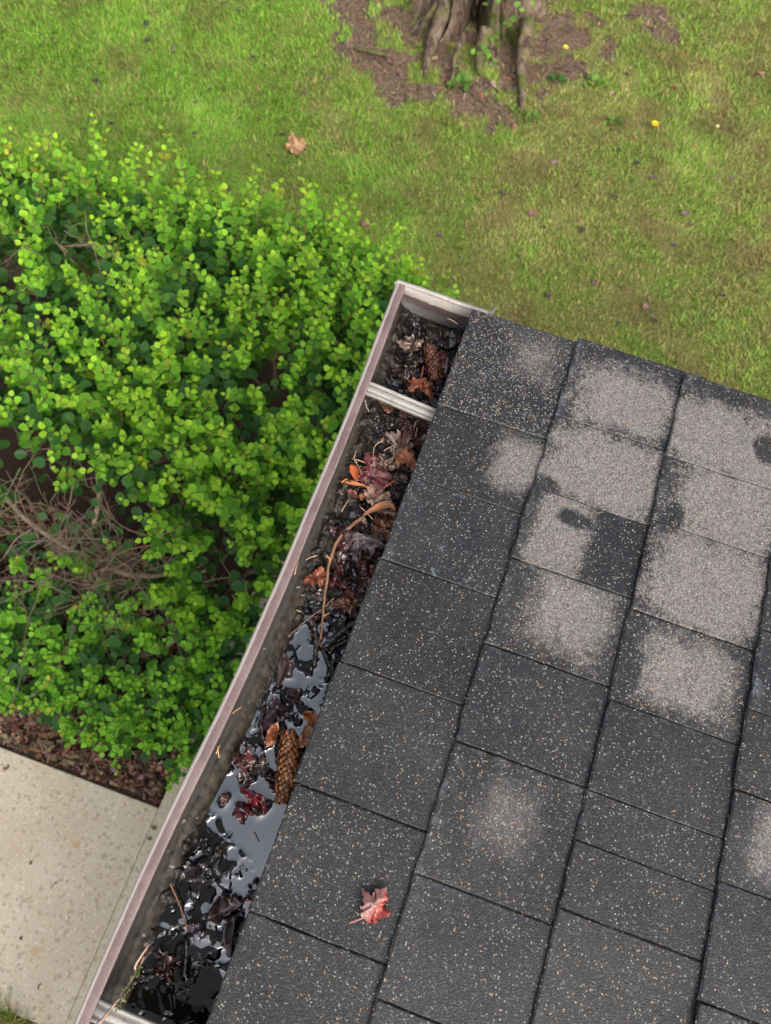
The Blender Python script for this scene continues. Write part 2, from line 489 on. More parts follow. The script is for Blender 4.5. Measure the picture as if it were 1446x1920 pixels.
M = dict(
    shingle=mat_shingle(), inner=mat_gutter_inner(), lip=mat_lip(), cap=mat_cap(), strap=mat_strap(),
    deck=mat_simple('roof deck wood', (0.16, 0.11, 0.07), (0.24, 0.17, 0.11), 12, 0.8),
    fascia=mat_simple('brown painted fascia', (0.12, 0.085, 0.08), (0.16, 0.12, 0.11), 20, 0.6),
    wall=mat_simple('pale house siding', (0.42, 0.38, 0.32), (0.5, 0.46, 0.4), 6, 0.8),
    concrete=mat_concrete([(-0.717, -0.444, 0.0165), (-0.688, -0.819, 0.016)]), slab=mat_concrete(),
    lawn=mat_lawn(), water=mat_water(), sludge=mat_sludge(), bark=mat_bark(),
    litter=mat_col('wet leaf litter', 0.24, 0.6, 130, 0.9, 0.0011, trans=0.06),
    damp=mat_col('damp leaf litter', 0.42, 0.5, 150, 0.8, 0.0011, trans=0.08),
    twig=mat_col('twig bark', 0.6, 0.35, 260, 1.0, 0.0012),
    wettwig=mat_col('wet twig bark', 0.3, 0.5, 260, 1.0, 0.0014),
    cone=mat_col('cone scales', 0.38, 0.5, 420, 0.9, 0.0006),
    foliage=mat_col('shrub leaves', 0.5, 0.2, 40, 0.35, 0.0008, trans=0.38),
    branch=mat_col('shrub branches', 0.8, 0.25, 90, 0.7, 0.001),
    grass=mat_col('grass blades', 0.6, 0.25, 3, 0.3, 0.0, trans=0.25),
    chips=mat_col('bark mulch', 0.7, 0.35, 120, 0.8, 0.002),
    petal=mat_col('petals', 0.6, 0.3, 80, 0.2, 0.0, trans=0.2),
)

# ------------------------------------------------------------------ the ground
DIRT = [(-1.25, 4.15, 0.24), (-1.05, 4.12, 0.26), (-0.85, 3.88, 0.17), (-0.36, 3.84, 0.17), (-0.5, 4.25, 0.34), (-0.13, 4.45, 0.26),
        (-0.95, 4.45, 0.34), (-1.35, 4.42, 0.25), (0.0, 4.75, 0.26), (-0.75, 4.8, 0.6), (-0.2, 4.15, 0.16), (0.45, 5.05, 0.18), (-1.2, 4.8, 0.4)]
def soil_mask(x, y):
    m = np.zeros_like(x)
    w = (fbm(x * 3.1, y * 3.1, 5) - 0.5) * 0.34
    for (cx, cy, r) in DIRT:
        m = np.maximum(m, smooth(1.35, 0.62, (np.hypot(x - cx, y - cy) + w) / r))
    m = np.clip(m * 1.0 - smooth(.46, .62, fbm(x * 7.5, y * 7.5, 15, 4)) * .75 * (m < 2), 0, 1)
    bed = 1.6 * smooth(-0.24, -0.20, y) * smooth(1.98, 1.80, y + (fbm(x * 4, y * 4, 8) - 0.5) * 0.2) * smooth(-0.02, -0.12, x) * smooth(-6.5, -6.3, x)
    return np.maximum(m, bed)
def dry_mask(x, y):
    a = smooth(-1.9, 0.4, x - 0.25 * (y - 3.5) + (fbm(x * 1.4, y * 1.4, 21) - 0.5) * 1.6)      # the lawn thins out to the right
    b = smooth(0.44, 0.66, fbm(x * 2.4, y * 2.4, 31, 5))
    c = smooth(0.52, 0.62, fbm(x * 8, y * 8, 41, 4))
    return np.clip(0.18 + 0.42 * a + 0.5 * b * (0.35 + 0.65 * a) + 0.3 * c * (0.3 + a), 0, 1)
def ground_h(x, y):
    near = smooth(1.4, 2.4, y)
    return -0.024 + near * ((fbm(x * 1.3, y * 1.3, 2) - 0.5) * 0.05 + (fbm(x * 9, y * 9, 3) - 0.5) * 0.018)

xs = np.concatenate([-np.geomspace(120, 4.6, 18), np.arange(-4.5, 3.6, 0.035), np.geomspace(3.7, 120, 18)])
ys = np.concatenate([-np.geomspace(120, 2.1, 18), np.arange(-2.0, 7.2, 0.035), np.geomspace(7.3, 160, 18)])
GX, GY = np.meshgrid(xs, ys, indexing='ij')
gv = np.stack([GX, GY, ground_h(GX, GY)], -1).reshape(-1, 3)
me = np_mesh('ground', gv, grid_faces(len(xs), len(ys)), M['lawn'], True,
             attrs={'soil': soil_mask(GX, GY).ravel(), 'dry': dry_mask(GX, GY).ravel()})
tag(link_mesh('ground', me), kind='structure')

path = bevel_box('path', -5.0, -0.479, -1.018, -0.222, -0.09, 0.0, M['concrete'], 0.004)
tag(path, kind='structure')
slab = bevel_box('kerb', -0.4775, -0.10, -3.2, 1.2, -0.09, 0.003, M['slab'], 0.003)
tag(slab, kind='structure')

# mulch under the shrub: bark chips nobody could count
chip = Bag()
for k in range(4200):
    x = random.uniform(-1.9, -0.49); y = random.uniform(-0.205, 0.75) if k % 3 else random.uniform(-0.205, 0.1)
    L = random.uniform(0.008, 0.03); W = random.uniform(0.003, 0.009); T = random.uniform(0.0012, 0.004)
    z = -0.022 + random.random() * 0.014
    mt = Matrix.Translation((x, y, z)) @ Euler((random.gauss(0, .4), random.gauss(0, .35), random.uniform(0, 6.3))).to_matrix().to_4x4()
    V, F = box_arrays(-L, L, -W, W, -T, T)
    V = [mt @ Vector((v[0] * random.uniform(.7, 1.1), v[1] * random.uniform(.5, 1.2), v[2])) for v in V]
    g = random.random()
    c = ((0.055, 0.026, 0.015), (0.12, 0.058, 0.032), (0.20, 0.12, 0.072), (0.28, 0.21, 0.15))[0 if g < .35 else 1 if g < .7 else 2 if g < .93 else 3]
    chip.add(V, F, tuple(q * random.uniform(.75, 1.25) for q in c))
tag(link_mesh('mulch', chip.mesh('mulch', M['chips'], False)), 'brown bark mulch beside the concrete walk under the shrub', 'mulch', kind='stuff')

# house wall below the eave
tag(bevel_box('house_wall', 0.42, 0.56, -3.0, 0.46, 0.006, 2.36, M['wall'], 0.004), kind='structure')

# ------------------------------------------------------------------ the roof
PHI = 0.06192
EAVE = (0.1084, 0.0, LIP + 0.0108)
EX = 0.1435                                        # exposed length of a course
roof = empty('shingle_roof', EAVE, (0, -PHI, 0))
tag(roof, 'dark wet asphalt shingle roof edge with pale dry patches above the gutter', 'roof')
bevel_box('roof_deck', 0.012, 3.2, -2.2, 0.632, -0.022, -0.007, M['deck'], 0.002, roof)
bevel_box('fascia_board', 0.024, 0.048, -2.2, 0.628, -0.15, -0.024, M['fascia'], 0.003, roof)
bevel_box('rake_board', 0.05, 3.2, 0.60, 0.622, -0.14, -0.024, M['fascia'], 0.003, roof)

JOINTS = {0: [0.641, 0.487, 0.381, 0.272, 0.145, 0.012, -0.113, -0.226, -0.35, -0.47, -0.6, -0.73, -0.87, -1.0],
          1: [0.643, 0.522, 0.417, 0.323, 0.217, 0.107, -0.027, -0.141, -0.26, -0.38, -0.5, -0.62, -0.75, -0.88],
          2: [0.640, 0.513, 0.424, 0.309, 0.203, 0.106, 0.055, -0.010, -0.125, -0.25, -0.37, -0.5, -0.63],
          3: [0.642, 0.53, 0.428, 0.335, 0.243, 0.157, 0.066, -0.043, -0.16, -0.28, -0.4, -0.52]}
for k in range(4, 9):
    y = 0.641; l = [y]
    while y > -0.7:
        y -= random.uniform(0.09, 0.14); l.append(y)
    JOINTS[k] = l
# (row, tab): centre s, y, half sizes, softness, strength, speck density
DRY = {(0, 0): (.098, .592, .022, .026, .85, .5, 1.5), (1, 0): (.222, .570, .062, .044, .22, 1, .3), (2, 0): (.36, .556, .085, .050, .22, 1, .3),
       (0, 1): (.120, .442, .030, .034, .42, .95, .1), (1, 1): (.222, .466, .076, .051, .2, 1, .4), (2, 1): (.372, .466, .066, .050, .2, 1, .4),
       (1, 2): (.190, .372, .032, .056, .25, .95, .1), (2, 2): (.364, .366, .068, .060, .2, 1, .2), (1, 3): (.226, .282, .043, .042, .45, 1, .3),
       (2, 3): (.364, .256, .046, .040, .4, 1, .4), (1, 5): (.217, .052, .022, .028, .9, .6, .2), (3, 5): (.482, .118, .022, .032, .5, .95, .2),
       (3, 0): (.50, .59, .06, .04, .3, 1, .2), (4, 1): (.64, .47, .05, .04, .4, 1, .2), (4, 3): (.65, .28, .05, .05, .4, 1, .2)}
WET = {(2, 0): (.404, .566, .017, .02), (1, 2): (.202, .394, .022, .012), (2, 1): (.31, .43, .014, .03), (1, 1): (.158, .425, .018, .012), (2, 3): (.30, .24, .012, .03)}
RAISE = {(1, 2): 2.2, (2, 2): 2.2, (1, 4): 1.2, (2, 4): 1.4, (1, 6): 1.6, (2, 8): 1.5, (3, 7): 1.8, (0, 0): .8, (2, 0): .8, (3, 3): 1.5}

def make_tab(k, j, y1, y0):
    rr = random.Random(k * 97 + j)
    s0 = k * EX; s1 = s0 + EX + 0.028
    proud = RAISE.get((k, j), rr.uniform(0, 0.9)) * 0.001
    if k == 0: s0 += rr.uniform(-.0025, .002)
    else: s0 += rr.uniform(-.0011, .0011)
    us = np.array([0, .012, .10, .28, .5, .72, .9, 1.0]); vs = np.concatenate([[0, .012], np.linspace(.06, .94, 15), [.988, 1.0]])
    U, Vv = np.meshgrid(us, vs, indexing='ij')
    ya, yb = y0 + rr.uniform(.0001, .0009), y1 - rr.uniform(.0001, .0009)
    if j == 0: yb += rr.uniform(-.004, .003)
    nz = lambda a, b, sd: fbm(a * 60 + 3 * k, b * 60 + 7 * j, sd, 3) - 0.5
    X = s0 + U * (s1 - s0); Y = ya + Vv * (yb - ya)
    edge = ((U == 0) | (Vv == 0) | (Vv == 1))
    jit = np.where(edge, 0.0021, 0.0)
    X2 = X + jit * nz(X, Y, 50 + k) * (U == 0) * 1.6; Y2 = Y + jit * nz(Y, X, 60 + k) * ((Vv == 0) | (Vv == 1)) * 0.8
    thick = 0.0046 + proud
    Z = thick * (1 - U * 0.98) + 0.0016 * (fbm(X * 14, Y * 14, 70 + k * 3 + j, 2) - 0.5) * (1 - U)
    curl = rr.uniform(-.0005, .0018)
    Z = Z + curl * (1 - U) ** 3
    Z = Z - np.where((U < .005) | (Vv < .005) | (Vv > .995), 0.0011, 0)          # rounded rim
    top = np.stack([X2, Y2, Z], -1).reshape(-1, 3)
    bot = top.copy(); bot[:, 2] = np.where(np.repeat(us, len(vs)) < 0.5, Z.ravel() - 0.0046, -0.001)
    bot[:, 2] = np.minimum(bot[:, 2], top[:, 2] - 0.0015)
    n = len(top); nu, nv = len(us), len(vs)
    F = [tuple(f) for f in grid_faces(nu, nv)]
    loop = [j_ for j_ in range(nv)] + [i * nv + nv - 1 for i in range(1, nu)] + [(nu - 1) * nv + j_ for j_ in range(nv - 2, -1, -1)] + [i * nv for i in range(nu - 2, 0, -1)]
    for a in range(len(loop)):
        b = loop[(a + 1) % len(loop)]; a_ = loop[a]
        F.append((b, a_, a_ + n, b + n))
    P = np.concatenate([top, bot])
    one = np.ones((len(P), 1))
    d = DRY.get((k, j)); w = WET.get((k, j))
    if d is None and k >= 4 and rr.random() < .25:
        d = ((s0 + s1) / 2, (y0 + y1) / 2, .05, .04, .4, 1, .2)
    if d: dc = (d[0], d[1], 0); ih = (1 / d[2], 1 / d[3], 0); dp = (d[4], d[5], d[6])
    else: dc = (9, 9, 0); ih = (10, 10, 0); dp = (.2, 0, rr.uniform(-.15, .15))
    if w: wc = (w[0], w[1], 0); wi = (1 / w[2], 1 / w[3], 0)
    else: wc = (9, 9, 0); wi = (10, 10, 0)
    tn = rr.uniform(.9, 1.16); warm = rr.uniform(-.05, .06)
    tint = (tn * (1 + warm), tn * (1 + warm * .3), tn * (1 - warm))
    rim = np.concatenate([((U < .02) | (Vv > .97)).ravel(), np.zeros(n)]).astype(float) * rr.choice([0, .4, 1.0])
    me = np_mesh('shingle', P, F, M['shingle'], False, attrs={'dry_c': one * dc, 'dry_ih': one * ih, 'dry_p': one * dp, 'wet_c': one * wc, 'wet_ih': one * wi, 'tint': one * tint, 'rim': rim})
    o = link_mesh('shingle', me, roof, (0, 0, 0.0005))
    return o
for k, l in JOINTS.items():
    for j in range(len(l) - 1):
        make_tab(k, j, l[j], l[j + 1])
bevel_box('starter_strip', 0.006, 0.2, -2.2, 0.638, -0.0062, -0.0012, M['shingle'], 0.001, roof)

# ------------------------------------------------------------------ the gutter
BOW_Y = np.array([-2.2, -1.0, -.27, -.17, -.064, -.009, .062, .15, .255, .359, .504, .66])
BOW_X = np.array([0, -.003, -.0075, -.0082, -.0052, -.001, .003, .0055, .006, .006, .004, -.002])
_by = np.linspace(-2.2, .7, 600); _bx = np.interp(_by, BOW_Y, BOW_X)
_k = np.hanning(41); _k /= _k.sum(); _bx = np.convolve(np.pad(_bx, 20, 'edge'), _k, 'valid')
def bow(y): return np.interp(y, _by, _bx)
def foot(y): return np.interp(y, [-.2, -.05, .12, .3, .62], [-.0045, -.0065, -.0005, -.002, -.013])
YC = 0.6545
gut = empty('rain_gutter', (0.06, 0, LIP - 0.09))
gut.location = (0, 0, LIP)
tag(gut, 'clogged brown metal rain gutter full of wet leaves and water along the roof edge', 'gutter')
def extrude(name, prof, y0, y1, n, mat, depth_attr=None, weight=None, footw=None, thick=None):
    yy = np.linspace(y0, y1, n)
    V = []; A = []
    for y in yy:
        for i, (px, pz) in enumerate(prof):
            w = 1 if weight is None else weight[i]
            fw = 0 if footw is None else footw[i]
            V.append((px + bow(y) * w + foot(y) * fw + 0.0013 * (fbm(np.array([y * 13.]), np.array([i * .12]), 4, 3)[0] - .5), y, pz))
            A.append(depth_attr[i])
    return np.array(V), grid_faces(n, len(prof)), np.array(A)
prof = [(0.0115, -.0045), (0.0105, -.018), (0.012, -.032), (0.018, -.041), (0.029, -.049), (0.038, -.060), (0.043, -.074), (0.047, -.090), (0.085, -.0915), (0.124, -.090), (0.1265, -.04), (0.127, -.012)]
inter = []
for a, b in zip(prof[:-1], prof[1:]):
    for t in (0, .33, .66): inter.append((a[0] + (b[0] - a[0]) * t, a[1] + (b[1] - a[1]) * t))
inter.append(prof[-1])
wgt = [float(np.interp(p[0], [0.04, 0.11], [1, 0])) for p in inter]
ftw = [float(np.interp(-p[1], [.02, .06], [0, 1]) * np.interp(p[0], [.06, .12], [1, 0])) for p in inter]
V, F, A = extrude('trough', inter, -2.2, YC, 150, None, [-p[1] for p in inter], wgt, ftw)
me = np_mesh('trough', V, F, M['inner'], True, attrs={'depth': A})
o = link_mesh('trough', me, gut)
md = o.modifiers.new('sheet', 'SOLIDIFY'); md.thickness = 0.0012; md.offset = 0
lip = [(0.0022, -.016), (-0.0002, -.012), (-.0004, -.003), (0.0006, -.0007), (0.0022, 0.0), (0.0045, .0002), (0.008, .0001), (0.0118, 0.0), (0.0130, -.0006), (0.0134, -.002), (0.0132, -.0085), (0.0108, -.0088)]
acr = [0, .02, .06, .1, .17, .33, .6, .88, .96, 1, 1, 1]
V, F, A = extrude('front_lip', lip, -2.2, YC + 0.002, 170, None, acr)
link_mesh('front_lip', np_mesh('front_lip', V, F, M['lip'], True, attrs={'across': A}), gut)
# end cap: a plate with a folded pale flange
bm_V = []; bm_F = []; dep = []
nx = 26
xs_c = np.linspace(-0.004, 0.1285, nx)
def capfoot(x): return float(np.interp(x, [-.004, .012, .018, .03, .042, .05, .1285], [-.030, -.046, -.058, -.07, -.085, -.091, -.091]))
rowsz = np.linspace(0, 1, 18)
for x in xs_c:
    zf = capfoot(x)
    sag = -0.0022 * smooth(.05, .09, x) + 0.0 
    for r in rowsz:
        bm_V.append((x, YC - 0.0006 - 0.0015 * math.sin(r * 9), sag + zf * r)); dep.append(-zf * r)
Vc = np.array(bm_V); Fc = grid_faces(nx, len(rowsz))
capo = link_mesh('end_cap', np_mesh('end_cap', Vc, Fc, M['cap'], True, attrs={'depth': np.array(dep)}), gut)
md = capo.modifiers.new('sheet', 'SOLIDIFY'); md.thickness = 0.0012; md.offset = 1
fl = []
pr = [(0.000, -.010), (0.0, -.001), (0.0012, .0006), (0.0045, .0008), (0.0062, -.0004), (0.0064, -.012)]
for x in np.linspace(0.0005, 0.1305, 40):
    sag = -0.0022 * smooth(.05, .09, x) + 0.0006 * (vnoise(np.array([x * 90]), np.array([0.]), 9)[0] - .5)
    for (a, b) in pr: fl.append((x - 0.0015, YC - 0.0012 + a, b + sag + .0006))
o = link_mesh('cap_flange', np_mesh('cap_flange', np.array(fl), grid_faces(40, len(pr)), M['strap'], True), capo)
# torn sliver of flashing behind the cap
V = [(0.128, YC + .001, -.002), (0.137, YC - .004, .0015), (0.1385, YC + .010, .010), (0.133, YC + .004, .001), (0.128, YC + .001, -.004), (0.137, YC - .004, -.001), (0.1385, YC + .0105, .009), (0.133, YC + .004, -.001)]
F = [(0, 1, 2, 3), (7, 6, 5, 4), (0, 4, 5, 1), (1, 5, 6, 2), (2, 6, 7, 3), (3, 7, 4, 0)]
link_mesh('torn_flashing', np_mesh('torn_flashing', np.array(V), F, M['strap']), capo)
def hanger(y0, skew):
    ys_ = np.array([-.0098, -.0096, -.0088, -.0068, -.0058, -.004, -.0026, -.0012, .0012, .0026, .004, .0058, .0068, .0088, .0096, .0098])
    zs_ = np.array([-.006, -.0012, 0, 0, -.0022, -.0024, 0, .0004, .0004, 0, -.0024, -.0022, 0, 0, -.0012, -.006])
    X = np.linspace(0.0095, 0.150, 30); V = []
    for x in X:
        for a, b in zip(ys_, zs_): V.append((x + bow(y0) * (x < .05), y0 + a + skew * (x - .01), b + np.interp(x, [.0095, .02, .10, .15], [-.005, -.0035, -.0005, -.0012])))
    o = link_mesh('hanger', np_mesh('hanger', np.array(V), grid_faces(len(X), len(ys_)), M['strap'], True), gut)
    md = o.modifiers.new('sheet', 'SOLIDIFY'); md.thickness = 0.0011; md.offset = -1
hanger(0.4895, -0.09); hanger(-0.2405, -0.02); hanger(-0.98, 0.0)

# ------------------------------------------------------------------ muck and water in the gutter
def chunk_noise(x, y, f, seed): return fbm(x * f, y * f, seed, 4)
WL = LIP - 0.0565
gy = np.arange(-0.36, YC - 0.002, 0.0013); gx = np.arange(0.016, 0.1262, 0.0013)
MX, MY = np.meshgrid(gx, gy, indexing='ij')
mud = (smooth(.16, .24, MY) * 0.009 - 0.006)                                   # heaped above the water up there
mud += smooth(.2, .27, MY) * 0.0025 - smooth(.44, .52, MY) * 0.0020
mud += smooth(-.075, -.10, MY + (MX - .08) * .5) * 0.0035 * (1 - smooth(-.165, -.20, MY))
clear = smooth(-.075, -.055, MY + (MX - .08) * .5) * smooth(.0, -.022, MY)
mud -= clear * 0.009
n1 = chunk_noise(MX, MY, 58, 11) - .5; n2 = chunk_noise(MX, MY, 190, 12) - .5
amp = 0.010 + 0.006 * smooth(.02, -.08, MY) * (1 - smooth(-.165, -.20, MY))
H = WL + mud + n1 * amp * 1.6 + n2 * amp * 0.38
wallx = 0.036 + bow(MY) + foot(MY)
H += smooth(.010, -.006, MX - wallx) * 0.009                                            # silt up the foot of the wall
tag(link_mesh('sludge', np_mesh('sludge', np.stack([MX, MY, H], -1).reshape(-1, 3), grid_faces(len(gx), len(gy)), M['sludge'], True)),
    'black wet leaf mould lying along the bottom of the gutter', 'sludge', kind='stuff')

LEAVES = [
    ('maple', [(0.0761, 0.546, 2.406), (0.096, 0.5205, 2.406)], 1.15, (0.34, 0.09, 0.035), {'l': 'rust orange maple leaf with a red stalk lying between the upper cone and the hanger', 'stem': (0.0708, 0.5668, 2.412), 'curl': 0.8}),
    ('oval', [(0.0921, 0.5898, 2.404), (0.0945, 0.5492, 2.404)], 0.8, (0.16, 0.045, 0.035), {'l': 'narrow red brown wet leaf tucked between the upper cone and the shingle edge', 'curl': 0.5}),
    ('oval', [(0.0973, 0.6353, 2.403), (0.0826, 0.6051, 2.403)], 1.2, (0.035, 0.018, 0.014), {'l': 'dark brown wet leaf in the corner under the end cap and shingle', 'curl': 1.2}),
    ('oval', [(0.0544, 0.6276, 2.4), (0.0522, 0.5893, 2.4)], 0.9, (0.02, 0.011, 0.01), {'l': 'nearly black wet leaf left of the upper cone near the end cap', 'curl': 0.9}),
    ('maple', [(0.075, 0.4738, 2.404), (0.1118, 0.453, 2.404)], 1.1, (0.17, 0.085, 0.07), {'l': 'dull rose brown maple leaf just below the upper hanger beside the shingles', 'curl': 0.4}),
    ('maple', [(0.0886, 0.4507, 2.407), (0.0753, 0.4208, 2.407)], 1.2, (0.2, 0.14, 0.115), {'l': 'grey brown maple leaf lying over the rose brown one by the shingle edge', 'curl': 0.5}),
    ('maple', [(0.0894, 0.4368, 2.409), (0.1118, 0.4098, 2.409)], 0.75, (0.4, 0.15, 0.06), {'l': 'bright tan orange leaf at the shingle edge under the grey brown leaf', 'curl': 0.7}),
    ('maple', [(0.0847, 0.4126, 2.408), (0.0633, 0.3947, 2.408)], 1.15, (0.22, 0.14, 0.105), {'l': 'pale brown ragged maple leaf lying beside the dark red one', 'curl': 0.7}),
    ('maple', [(0.0754, 0.3973, 2.409), (0.044, 0.3756, 2.409)], 1.0, (0.16, 0.035, 0.035), {'l': 'dark crimson maple leaf lying flat in the debris with a curled edge', 'curl': 0.4}),
    ('strip', [(0.0296, 0.3906, 2.416), (0.0372, 0.3856, 2.416), (0.0461, 0.3732, 2.416)], 2.4, (0.5, 0.11, 0.03), {'l': 'bright orange curled leaf sliver standing at the crimson leaf edge'}),
    ('strip', [(0.0251, 0.366, 2.414), (0.0408, 0.3681, 2.414), (0.0602, 0.374, 2.414)], 1.0, (0.5, 0.16, 0.05), {'l': 'long thin orange sliver pointing at the crimson leaf from the gutter wall'}),
    ('oval', [(0.0401, 0.3588, 2.408), (0.0573, 0.3513, 2.408)], 0.7, (0.28, 0.1, 0.05), {'l': 'small rust brown leaf scrap left of a twin orange curl', 'curl': 1.5}),
    ('oval', [(0.0569, 0.3523, 2.409), (0.0627, 0.3678, 2.409)], 0.7, (0.4, 0.14, 0.06), {'l': 'small orange curled scrap left of the pale pinkish maple leaf', 'curl': 1.8}),
    ('maple', [(0.0726, 0.3502, 2.41), (0.09, 0.374, 2.41)], 1.2, (0.32, 0.18, 0.13), {'l': 'pale pinkish tan maple leaf above the curled orange strip', 'curl': 0.5}),
    ('strip', [(0.0689, 0.3298, 2.419), (0.0782, 0.3432, 2.419), (0.0897, 0.3545, 2.419), (0.0981, 0.3569, 2.419), (0.105, 0.3512, 2.419)], 2.0, (0.5, 0.2, 0.07), {'l': 'tan orange curled strip of leaf above the top of the brown stick'}),
    ('oval', [(0.0918, 0.3345, 2.41), (0.1056, 0.3194, 2.41)], 1.3, (0.46, 0.22, 0.11), {'l': 'light orange tan leaf half under the shingle edge beside the mauve leaf', 'curl': 0.3}),
    ('maple', [(0.0585, 0.3018, 2.407), (0.1058, 0.3034, 2.407)], 0.95, (0.15, 0.1, 0.105), {'l': 'mauve grey wet maple leaf right of the long brown stick', 'curl': 0.3}),
    ('oval', [(0.0748, 0.2851, 2.4), (0.0754, 0.2531, 2.4)], 1.0, (0.035, 0.018, 0.02), {'l': 'dark purple wet leaf just right of the stick below the mauve leaf', 'curl': 0.9}),
    ('oval', [(0.0941, 0.2862, 2.401), (0.093, 0.2508, 2.401)], 1.1, (0.05, 0.024, 0.03), {'l': 'glossy dark plum leaf at the shingle edge below the mauve leaf', 'curl': 1.1}),
    ('maple', [(0.101, 0.2634, 2.398), (0.0879, 0.2383, 2.398)], 1.0, (0.04, 0.025, 0.03), {'l': 'black plum crumpled leaf in the puddle above the thick dark twig', 'curl': 1.0}),
    ('maple', [(0.0464, 0.247, 2.408), (0.0332, 0.2277, 2.408)], 1.2, (0.3, 0.09, 0.045), {'l': 'small rust red maple leaf against the gutter wall left of the stick', 'curl': 0.9}),
    ('maple', [(0.0634, 0.2553, 2.402), (0.0555, 0.225, 2.402)], 1.1, (0.12, 0.025, 0.025), {'l': 'deep red wet maple leaf crossed by the long brown stick', 'curl': 0.5}),
    ('strip', [(0.0372, 0.1432, 2.398), (0.0456, 0.1276, 2.398), (0.0479, 0.1023, 2.398)], 3.0, (0.06, 0.03, 0.026), {'l': 'dark curled leaf strip standing in the puddle below the twigs'}),
    ('oval', [(0.0524, 0.1423, 2.397), (0.0538, 0.1189, 2.397)], 1.0, (0.1, 0.06, 0.055), {'l': 'brown glossy leaf scrap beside the curled strip below the twigs', 'curl': 1.0}),
    ('maple', [(0.0433, 0.0863, 2.399), (0.0798, 0.074, 2.399)], 1.0, (0.075, 0.045, 0.055), {'l': 'purple grey crumpled maple leaf in the puddle above the lower cone', 'curl': 0.8}),
    ('oval', [(0.0741, 0.1116, 2.399), (0.0694, 0.0804, 2.399)], 1.0, (0.06, 0.03, 0.035), {'l': 'plum coloured wet leaf standing up right of the purple grey leaf', 'curl': 1.2}),
    ('oval', [(0.0884, 0.0863, 2.412), (0.1079, 0.0728, 2.412)], 1.2, (0.42, 0.13, 0.035), {'l': 'amber orange leaf curl at the shingle edge above the lower cone', 'curl': 1.6}),
    ('oval', [(0.0998, 0.0736, 2.412), (0.0975, 0.0471, 2.412)], 1.0, (0.45, 0.2, 0.075), {'l': 'tan curled leaf right of the lower cone tip below the amber curl', 'curl': 1.4}),
    ('oval', [(0.0626, 0.0393, 2.406), (0.0637, 0.065, 2.406)], 0.8, (0.42, 0.12, 0.035), {'l': 'orange pointed leaf upright at the left of the lower cone', 'curl': 0.9}),
    ('maple', [(0.056, 0.01, 2.402), (0.0247, 0.0145, 2.402)], 1.0, (0.12, 0.035, 0.03), {'l': 'brown red leaf curling out of the water near the gutter wall', 'curl': 1.3}),
    ('maple', [(0.0704, 0.0127, 2.404), (0.0442, 0.0202, 2.404)], 1.1, (0.08, 0.045, 0.038), {'l': 'dark brown veined leaf folded against the lower cone', 'curl': 1.0}),
    ('oval', [(0.0547, -0.0141, 2.401), (0.0497, 0.0126, 2.401)], 0.9, (0.07, 0.035, 0.035), {'l': 'dark glossy oval leaf in the middle of the red leaf clump', 'curl': 1.0}),
    ('maple', [(0.0792, -0.0159, 2.398), (0.0502, -0.0133, 2.398)], 1.0, (0.24, 0.022, 0.025), {'l': 'bright wine red wet leaf in the clump left of the lower cone', 'curl': 0.7}),
    ('maple', [(0.0506, -0.0295, 2.396), (0.0835, -0.0296, 2.396)], 0.8, (0.13, 0.02, 0.022), {'l': 'dark wine red leaf at the edge of the clear water', 'curl': 0.8}),
    ('oval', [(0.0788, -0.03, 2.398), (0.0868, -0.0144, 2.398)], 0.9, (0.15, 0.03, 0.03), {'l': 'small red brown leaf curled at the clear water below the lower cone', 'curl': 1.4}),
    ('oval', [(0.0415, -0.0222, 2.399), (0.037, -0.0378, 2.399)], 0.9, (0.14, 0.06, 0.045), {'l': 'small brown leaf cup at the wall edge of the clear water', 'curl': 1.5}),
    ('maple', [(0.0335, -0.1138, 2.397), (0.0485, -0.0871, 2.397)], 0.85, (0.055, 0.045, 0.055), {'l': 'slate black crumpled leaf by the wall below the clear water', 'curl': 0.9}),
    ('oval', [(0.032, -0.075, 2.397), (0.0481, -0.0861, 2.397)], 1.0, (0.02, 0.018, 0.018), {'l': 'small black leaf scrap at the top of the slate black clump', 'curl': 1.2}),
    ('oval', [(0.0949, -0.1146, 2.398), (0.0676, -0.1431, 2.398)], 1.25, (0.085, 0.045, 0.038), {'l': 'broad brown folded leaf floating with its stalk towards the shingles', 'stem': (0.1049, -0.111, 2.404), 'curl': 0.5}),
    ('strip', [(0.0935, -0.1312, 2.397), (0.095, -0.1485, 2.397), (0.1058, -0.168, 2.397)], 2.5, (0.09, 0.035, 0.03), {'l': 'long dark red brown leaf strip along the shingle edge near the bottom'}),
    ('oval', [(0.0541, -0.151, 2.397), (0.0733, -0.159, 2.397)], 1.1, (0.075, 0.055, 0.065), {'l': 'mauve grey wrinkled leaf scrap crossed by a thin twig', 'curl': 1.2}),
    ('maple', [(0.0339, -0.1951, 2.396), (0.0644, -0.2099, 2.396)], 0.9, (0.07, 0.022, 0.018), {'l': 'dark red sunken leaf just above the painted dark reflection at the bottom', 'curl': 0.5}),
    ('oval', [(0.029, -0.1844, 2.397), (0.0487, -0.1859, 2.397)], 1.0, (0.05, 0.02, 0.018), {'l': 'maroon curled leaf where the forked twig meets the water', 'curl': 1.3}),
]
